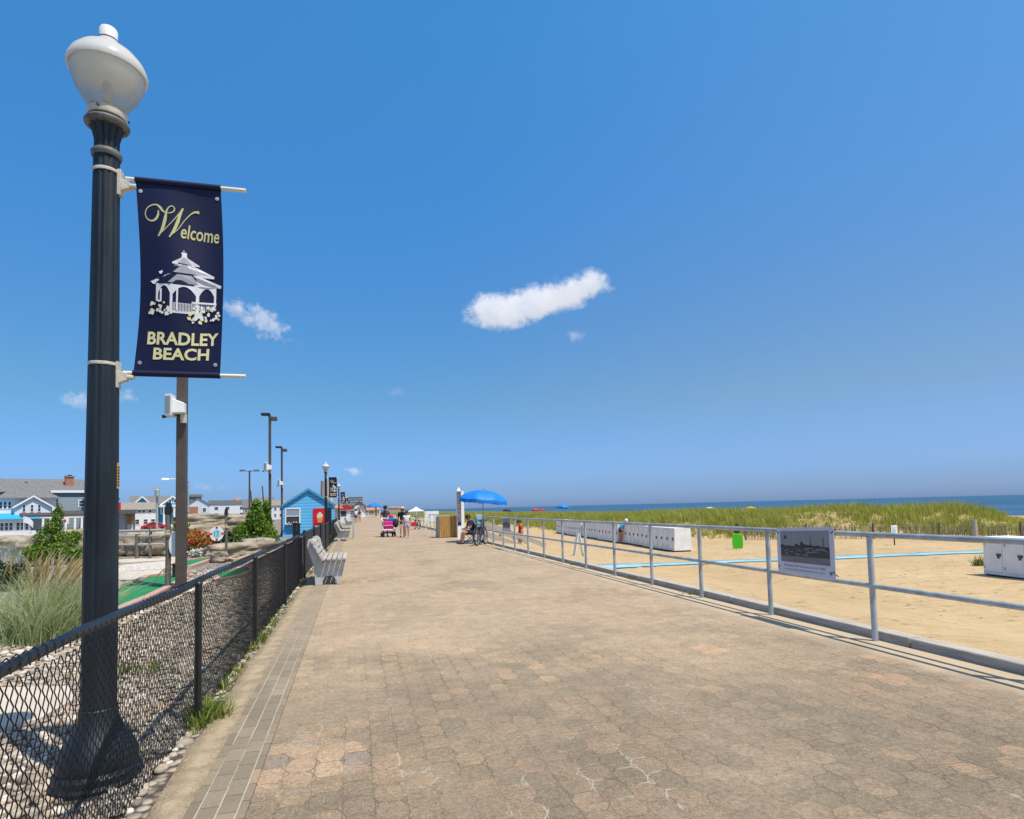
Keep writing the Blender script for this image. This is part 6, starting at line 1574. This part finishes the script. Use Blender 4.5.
# child with the lime body board
p = at(738, 549, -.8); zz = zs(p.x, p.y)
figure('child on the sand holding the lime green body board', (p.x, p.y, zz), R(-35), 1.24, dict(elL=(.14, -.03, .62), wrL=(.15, -.12, .52), haL=(.13, -.14, .49), elR=(-.14, -.03, .62), wrR=(-.15, -.12, .52), haR=(-.13, -.14, .49)), 'skin_tan', ('cl_grey', .3), ('cl_black', .7), 'hair', None, None)
d = Vector((math.sin(R(-35)), -math.cos(R(-35)), 0)); t = MB()
pts = [(-.23, 0), (.23, 0), (.25, .3), (.24, .58), (.2, .68), (.1, .72), (-.1, .72), (-.2, .68), (-.24, .58), (-.25, .3)]
t.prism([(x, -.03, z) for x, z in pts], (0, .06, 0)); o = t.build('body_board', 'lime', None, bevel=.015); o.location = (p.x + d.x * .24, p.y + d.y * .24, zz + .05); o.rotation_euler = (R(6), 0, R(-35)); tag(o, 'lime green body board held upright by the child on the sand', 'body board')

# ------------------------------------------------------------------ umbrella, box, monument post, bicycles
def umbrella(label, loc, rad, H, mat, tilt=(0, 0), pole=True, group=None):
    t = thing('beach_umbrella', label, 'umbrella', loc, 0, group)
    n = 8; m_ = 6; V = []; Fa = []
    T = Euler((tilt[0], tilt[1], .3)).to_matrix()
    def pt(a, s_, off=0.):
        k = (a * n / (2 * math.pi)) % 1; sag = .035 * math.sin(math.pi * k) * s_ * 2 * rad
        r_ = rad * math.sin(s_ * 1.12) / math.sin(1.12) * (1 - .06 * math.sin(math.pi * k) * s_)
        z = H - rad * .46 * (1 - math.cos(s_ * 1.12)) / (1 - math.cos(1.12)) * .82 - sag * .5 + off
        return Vector((0, 0, H - .4)) + T @ Vector((r_ * math.cos(a), r_ * math.sin(a), z - H + .4))
    seg = n * 6
    for off in (0, -.008):
        for j in range(m_ + 1):
            for i in range(seg): V.append(pt(2 * math.pi * i / seg, max(.01, j / m_), off))
    n1 = seg * (m_ + 1)
    for k in (0, 1):
        for j in range(m_):
            for i in range(seg):
                q = [j * seg + i, j * seg + (i + 1) % seg, (j + 1) * seg + (i + 1) % seg, (j + 1) * seg + i]; q = [a + k * n1 for a in q]; Fa.append(q[::-1] if k == 0 else q)
    cn = np_mesh('canopy', V, Fa, mat, t, True)
    b = MB()
    for i in range(seg):
        a0, a1 = 2 * math.pi * i / seg, 2 * math.pi * (i + 1) / seg; p, q = pt(a0, 1), pt(a1, 1); dn = T @ Vector((0, 0, -.13 * rad))
        b.add([p, q, q + dn * (1 + .12 * math.sin(i * 1.9)), p + dn * (1 + .12 * math.sin((i - 1) * 1.9))], [(0, 1, 2, 3)])
    b.build('valance', mat, t)
    if pole:
        b = MB(); top = Vector((0, 0, H - .4)) + T @ Vector((0, 0, .5)); b.tube([(0, 0, 0) if not tilt[1] else (.0, 0, 0), Vector((0, 0, H - .4)), top], .02, 8); b.build('pole', 'galv', t, 50)
        for i in range(n):
            b = MB(); a = 2 * math.pi * i / n; b.tube([pt(a, .02, -.02), pt(a, .5, -.02), pt(a, .97, -.02)], .006, 5); b.build('rib', 'steel', t)
    return t
v = atY(480, 540, 26.6)
umbrella('open bright blue umbrella shading the seated man beside the bicycles', (v.x + .17, 26.6, 0), 1.12, 2.30, 'blue_canvas', (R(3), R(5)))
p = at(374, 524, 0)
umbrella('small distant blue umbrella at the far end of the walk', (4.2, 140, 0), 1.7, 3.1, 'blue_canvas', (0, 0), True, 'distant beach umbrellas')
def far_umb(px, py, d, mat, lab, rad=1.15):
    v_ = ray(px, py); q = EYE + v_ * (d / math.hypot(v_.x, v_.y)); umbrella(lab, (q.x, q.y, q.z - 2.2), rad, 2.2, mat, (0, R(6)), True, 'distant beach umbrellas')
far_umb(563, 504.6, 120, 'blue_canvas', 'blue umbrella on the beach beyond the dune, above the locker row', 1.3)
far_umb(535, 508.6, 150, 'cl_red', 'red umbrella on the beach beyond the dune, left of the far blue one', 1.0)
far_umb(542, 509.2, 155, 'cl_red', 'second red umbrella on the beach, between the red and the blue ones', .8)
far_umb(710, 507.0, 110, 'cl_white', 'white umbrella top peeking over the dune grass, left of the child', 1.0)
far_umb(751, 506.6, 110, 'yellow', 'yellow umbrella top peeking over the dune grass, above the child', 1.0)
far_umb(507, 508.8, 160, 'cl_navy', 'dark blue umbrella on the beach just right of the big blue umbrella', 1.2)
v_ = ray(416, 509); q = EYE + v_ * (150 / math.hypot(v_.x, v_.y))
t = thing('canopy_tent', 'white peaked canopy tent on the far beach, right of the walkers', 'tent', (q.x, q.y, -.9))
b = MB(); b.lathe([(2.1, 2.0), (1.1, 2.4), (.08, 3.05), (.02, 3.1)], 4); b.build('canopy', 'cl_white', t)
for a in range(4):
    b = MB(); b.tube([(2.0 * math.cos(a * math.pi / 2), 2.0 * math.sin(a * math.pi / 2), 0), (2.0 * math.cos(a * math.pi / 2), 2.0 * math.sin(a * math.pi / 2), 2.1)], .06, 6); b.build('leg', 'white', t)
# brown plank box
t = thing('plank_box', 'chest-high brown plank box standing at the edge of the walk', 'box', (4.24, 31.5, 0), R(2))
for k in range(9):
    b = MB(); x = k * .118; b.box(x, 0, .02, x + .113, .035, 1.10 + .012 * math.sin(k * 2)); b.build('plank', 'wood_brown', t, bevel=.004)
for k in range(8):
    b = MB(); y = .04 + k * .118; b.box(-.036, y, .02, -.002, y + .113, 1.08 + .012 * math.sin(k * 3)); b.build('plank', 'timber', t, bevel=.004)
b = MB(); b.box(.0, .037, .05, 1.06, .98, 1.0); b.build('box_body', 'wood_brown', t)
b = MB(); b.box(-.04, 0, 1.115, 1.07, 1.0, 1.15); b.build('lid', 'timber', t)
# white obelisk sign with photo strip
t = thing('sign_pylon', 'tall white pointed sign pylon with a dark photo strip, right of the plank box', 'sign', (5.36, 31.25, 0), R(4))
b = MB(); b.hexa([(-.02, -.10, 0), (.13, -.10, 0), (.13, .10, 0), (-.02, .10, 0), (-.02, -.10, 2.40), (.13, -.10, 2.40), (.13, .10, 2.40), (-.02, .10, 2.40)]); b.build('column', 'white', t, bevel=.006)
b = MB(); b.hexa([(-.24, -.13, 0), (-.03, -.13, 0), (-.03, .10, 0), (-.24, .10, 0), (-.24, -.13, 2.40), (-.03, -.13, 2.40), (-.03, .10, 2.40), (-.24, .10, 2.40)]); b.add([(-.24, -.13, 2.40), (-.03, -.13, 2.40), (-.03, .10, 2.40), (-.24, .10, 2.40), (-.12, -.02, 2.62)], [(0, 1, 4), (1, 2, 4), (2, 3, 4), (3, 0, 4)]); b.build('panel_post', 'white', t)
b = MB(); b.box(-.238, -.137, .80, -.032, -.131, 2.398); b.build('photo_strip', 'panel_photo', t)
b = MB(); b.box(-.225, -.141, .62, -.045, -.131, .80); b.build('photo_foot', 'black', t)
b = MB()
for k in range(4): b.box(-.20, -.141, 1.1 + k * .3, -.08, -.138, 1.13 + k * .3)
b.build('photo_bars', 'far_tower', t)

def make_bike():
    t = thing('bicycle', '', 'bicycle', (0, 0, 0), 0, 'bicycles parked by the railing')
    RY = Matrix.Rotation(math.pi / 2, 3, 'X')
    for x in (-.52, .54):
        w_ = MB(); n = 28
        for k in range(n):
            a0, a1 = 2 * math.pi * k / n, 2 * math.pi * (k + 1) / n; w_.tube([(x + .325 * math.cos(a0), 0, .35 + .325 * math.sin(a0)), (x + .325 * math.cos(a1), 0, .35 + .325 * math.sin(a1))], .028, 8, False)
        w_ = w_.build('wheel', 'rubber', t, 60)
        r_ = MB()
        for k in range(n):
            a0, a1 = 2 * math.pi * k / n, 2 * math.pi * (k + 1) / n; r_.tube([(x + .29 * math.cos(a0), 0, .35 + .29 * math.sin(a0)), (x + .29 * math.cos(a1), 0, .35 + .29 * math.sin(a1))], .012, 6, False)
        r_.build('rim', 'galv', w_, 60)
        s2 = MB()
        for k in range(14): a = 2 * math.pi * k / 14; s2.tube([(x, .02 * (-1) ** k, .35), (x + .285 * math.cos(a), 0, .35 + .285 * math.sin(a))], .003, 4)
        s2.lathe([(.03, -.05), (.03, .05)], 10, (x, 0, .35), RY); s2.build('spokes', 'galv', w_)
    b = MB(); bb, st, hd, ht = (-.06, 0, .30), (-.2, 0, .80), (.36, 0, .86), (.40, 0, .72)
    for a, c_ in ((bb, st), (st, hd), (bb, ht), (bb, (-.52, 0, .35)), (st, (-.52, 0, .35)), (hd, ht)): b.tube([a, c_], .02, 8)
    b.build('frame', 'steel', t, 50)
    b = MB(); b.tube([(.36, 0, .92), (.40, 0, .72)], .02, 8)
    for s_ in (-.06, .06): b.tube([(.405, s_, .70), (.54, s_, .35)], .014, 8)
    b.build('fork', 'steel', t, 50)
    b = MB(); b.tube([(.30, -.32, 1.05), (.38, -.12, 1.0), (.36, 0, .98), (.38, .12, 1.0), (.30, .32, 1.05)], .014, 8); b.tube([(.36, 0, .9), (.36, 0, .98)], .018, 8); b.build('handlebar', 'steel', t, 50)
    b = MB(); b.prism([(-.36, -.09, .93), (-.36, .09, .93), (-.2, .07, .93), (-.05, .025, .93), (-.05, -.025, .93), (-.2, -.07, .93)], (0, 0, .05)); b.tube([(-.2, 0, .80), (-.22, 0, .93)], .016, 8); b.build('saddle', 'black', t, bevel=.012)
    b = MB(); b.lathe([(.09, -.05), (.09, -.04)], 18, (-.06, 0, .30), RY); b.tube([(-.06, -.06, .30), (.05, -.06, .18)], .01, 6); b.tube([(-.06, .06, .30), (-.17, .06, .42)], .01, 6); b.box(.0, -.12, .17, .1, -.06, .19); b.box(-.22, .06, .41, -.12, .12, .43); b.build('crankset', 'galv', t)
    return t
bike = make_bike(); bike.location = (4.95, 24.2, 0); bike.rotation_euler = (R(4), 0, R(-120)); bike['label'] = 'dark bicycle with its front wheel towards the camera, at the end of the near railing'
b2 = dup(bike, (5.12, 25.1, 0), R(-100), 'second dark bicycle leaning close behind the one at the railing end')
b2.rotation_euler = (R(-6), 0, R(-112))
b3 = dup(bike, (4.55, 46.5, 0), R(-80), 'distant bicycle parked by the far railing, beyond the plank box')
bx = MB(); bx.box(-.16, -.12, 0, .16, .12, .42); bx.box(-.17, -.13, .42, .17, .13, .46); o = bx.build('cooler_bag', 'rock', None, bevel=.03); o.location = (SX + .75, SY - .3, .35); 
o.location = (4.93, 25.65, .36); tag(o, 'tan pack hanging between the seated man and the bicycles', 'bag')
bx = MB(); bx.box(-.13, -.09, 0, .13, .09, .52); o = bx.build('cooler', 'mat_blue', None, bevel=.03); o.location = (5.06, 25.2, .70); tag(o, 'pale blue case standing up behind the bicycle handlebar', 'case')
bx = MB(); bx.box(-.2, -.15, 0, .2, .15, .3); bx.box(-.06, -.155, .1, .06, -.15, .2); o = bx.build('backpack', 'cl_red', None, bevel=.06); o.location = (4.25, 46.1, .25); tag(o, 'red bag hanging on the distant bicycle by the far railing', 'bag')
bx = MB(); bx.box(-.62, -.02, .55, .62, .02, 1.7); 
for sx in (-.55, .55): bx.box(sx - .04, -.02, 0, sx + .04, .02, .55)
o = bx.build('notice_board', 'white', None); o.location = (5.5, 46.9 - 2, 0); o.scale = (.8, 1, .8); tag(o, 'white notice board on the far railing, left of the plank box', 'sign')
# low potted weed beside the separate locker bank
c = at(978, 566, -.8)
t = blades('beach_plant', [(c.x + random.gauss(0, .06), c.y + random.gauss(0, .06), zs(c.x, c.y), 1) for k in range(7)], 'weed', nb=8, h=(.2, .4), w=.02, spread=.08, lean=.5)
tag(t, 'lone green weed growing in the sand left of the separate locker bank', 'plant')
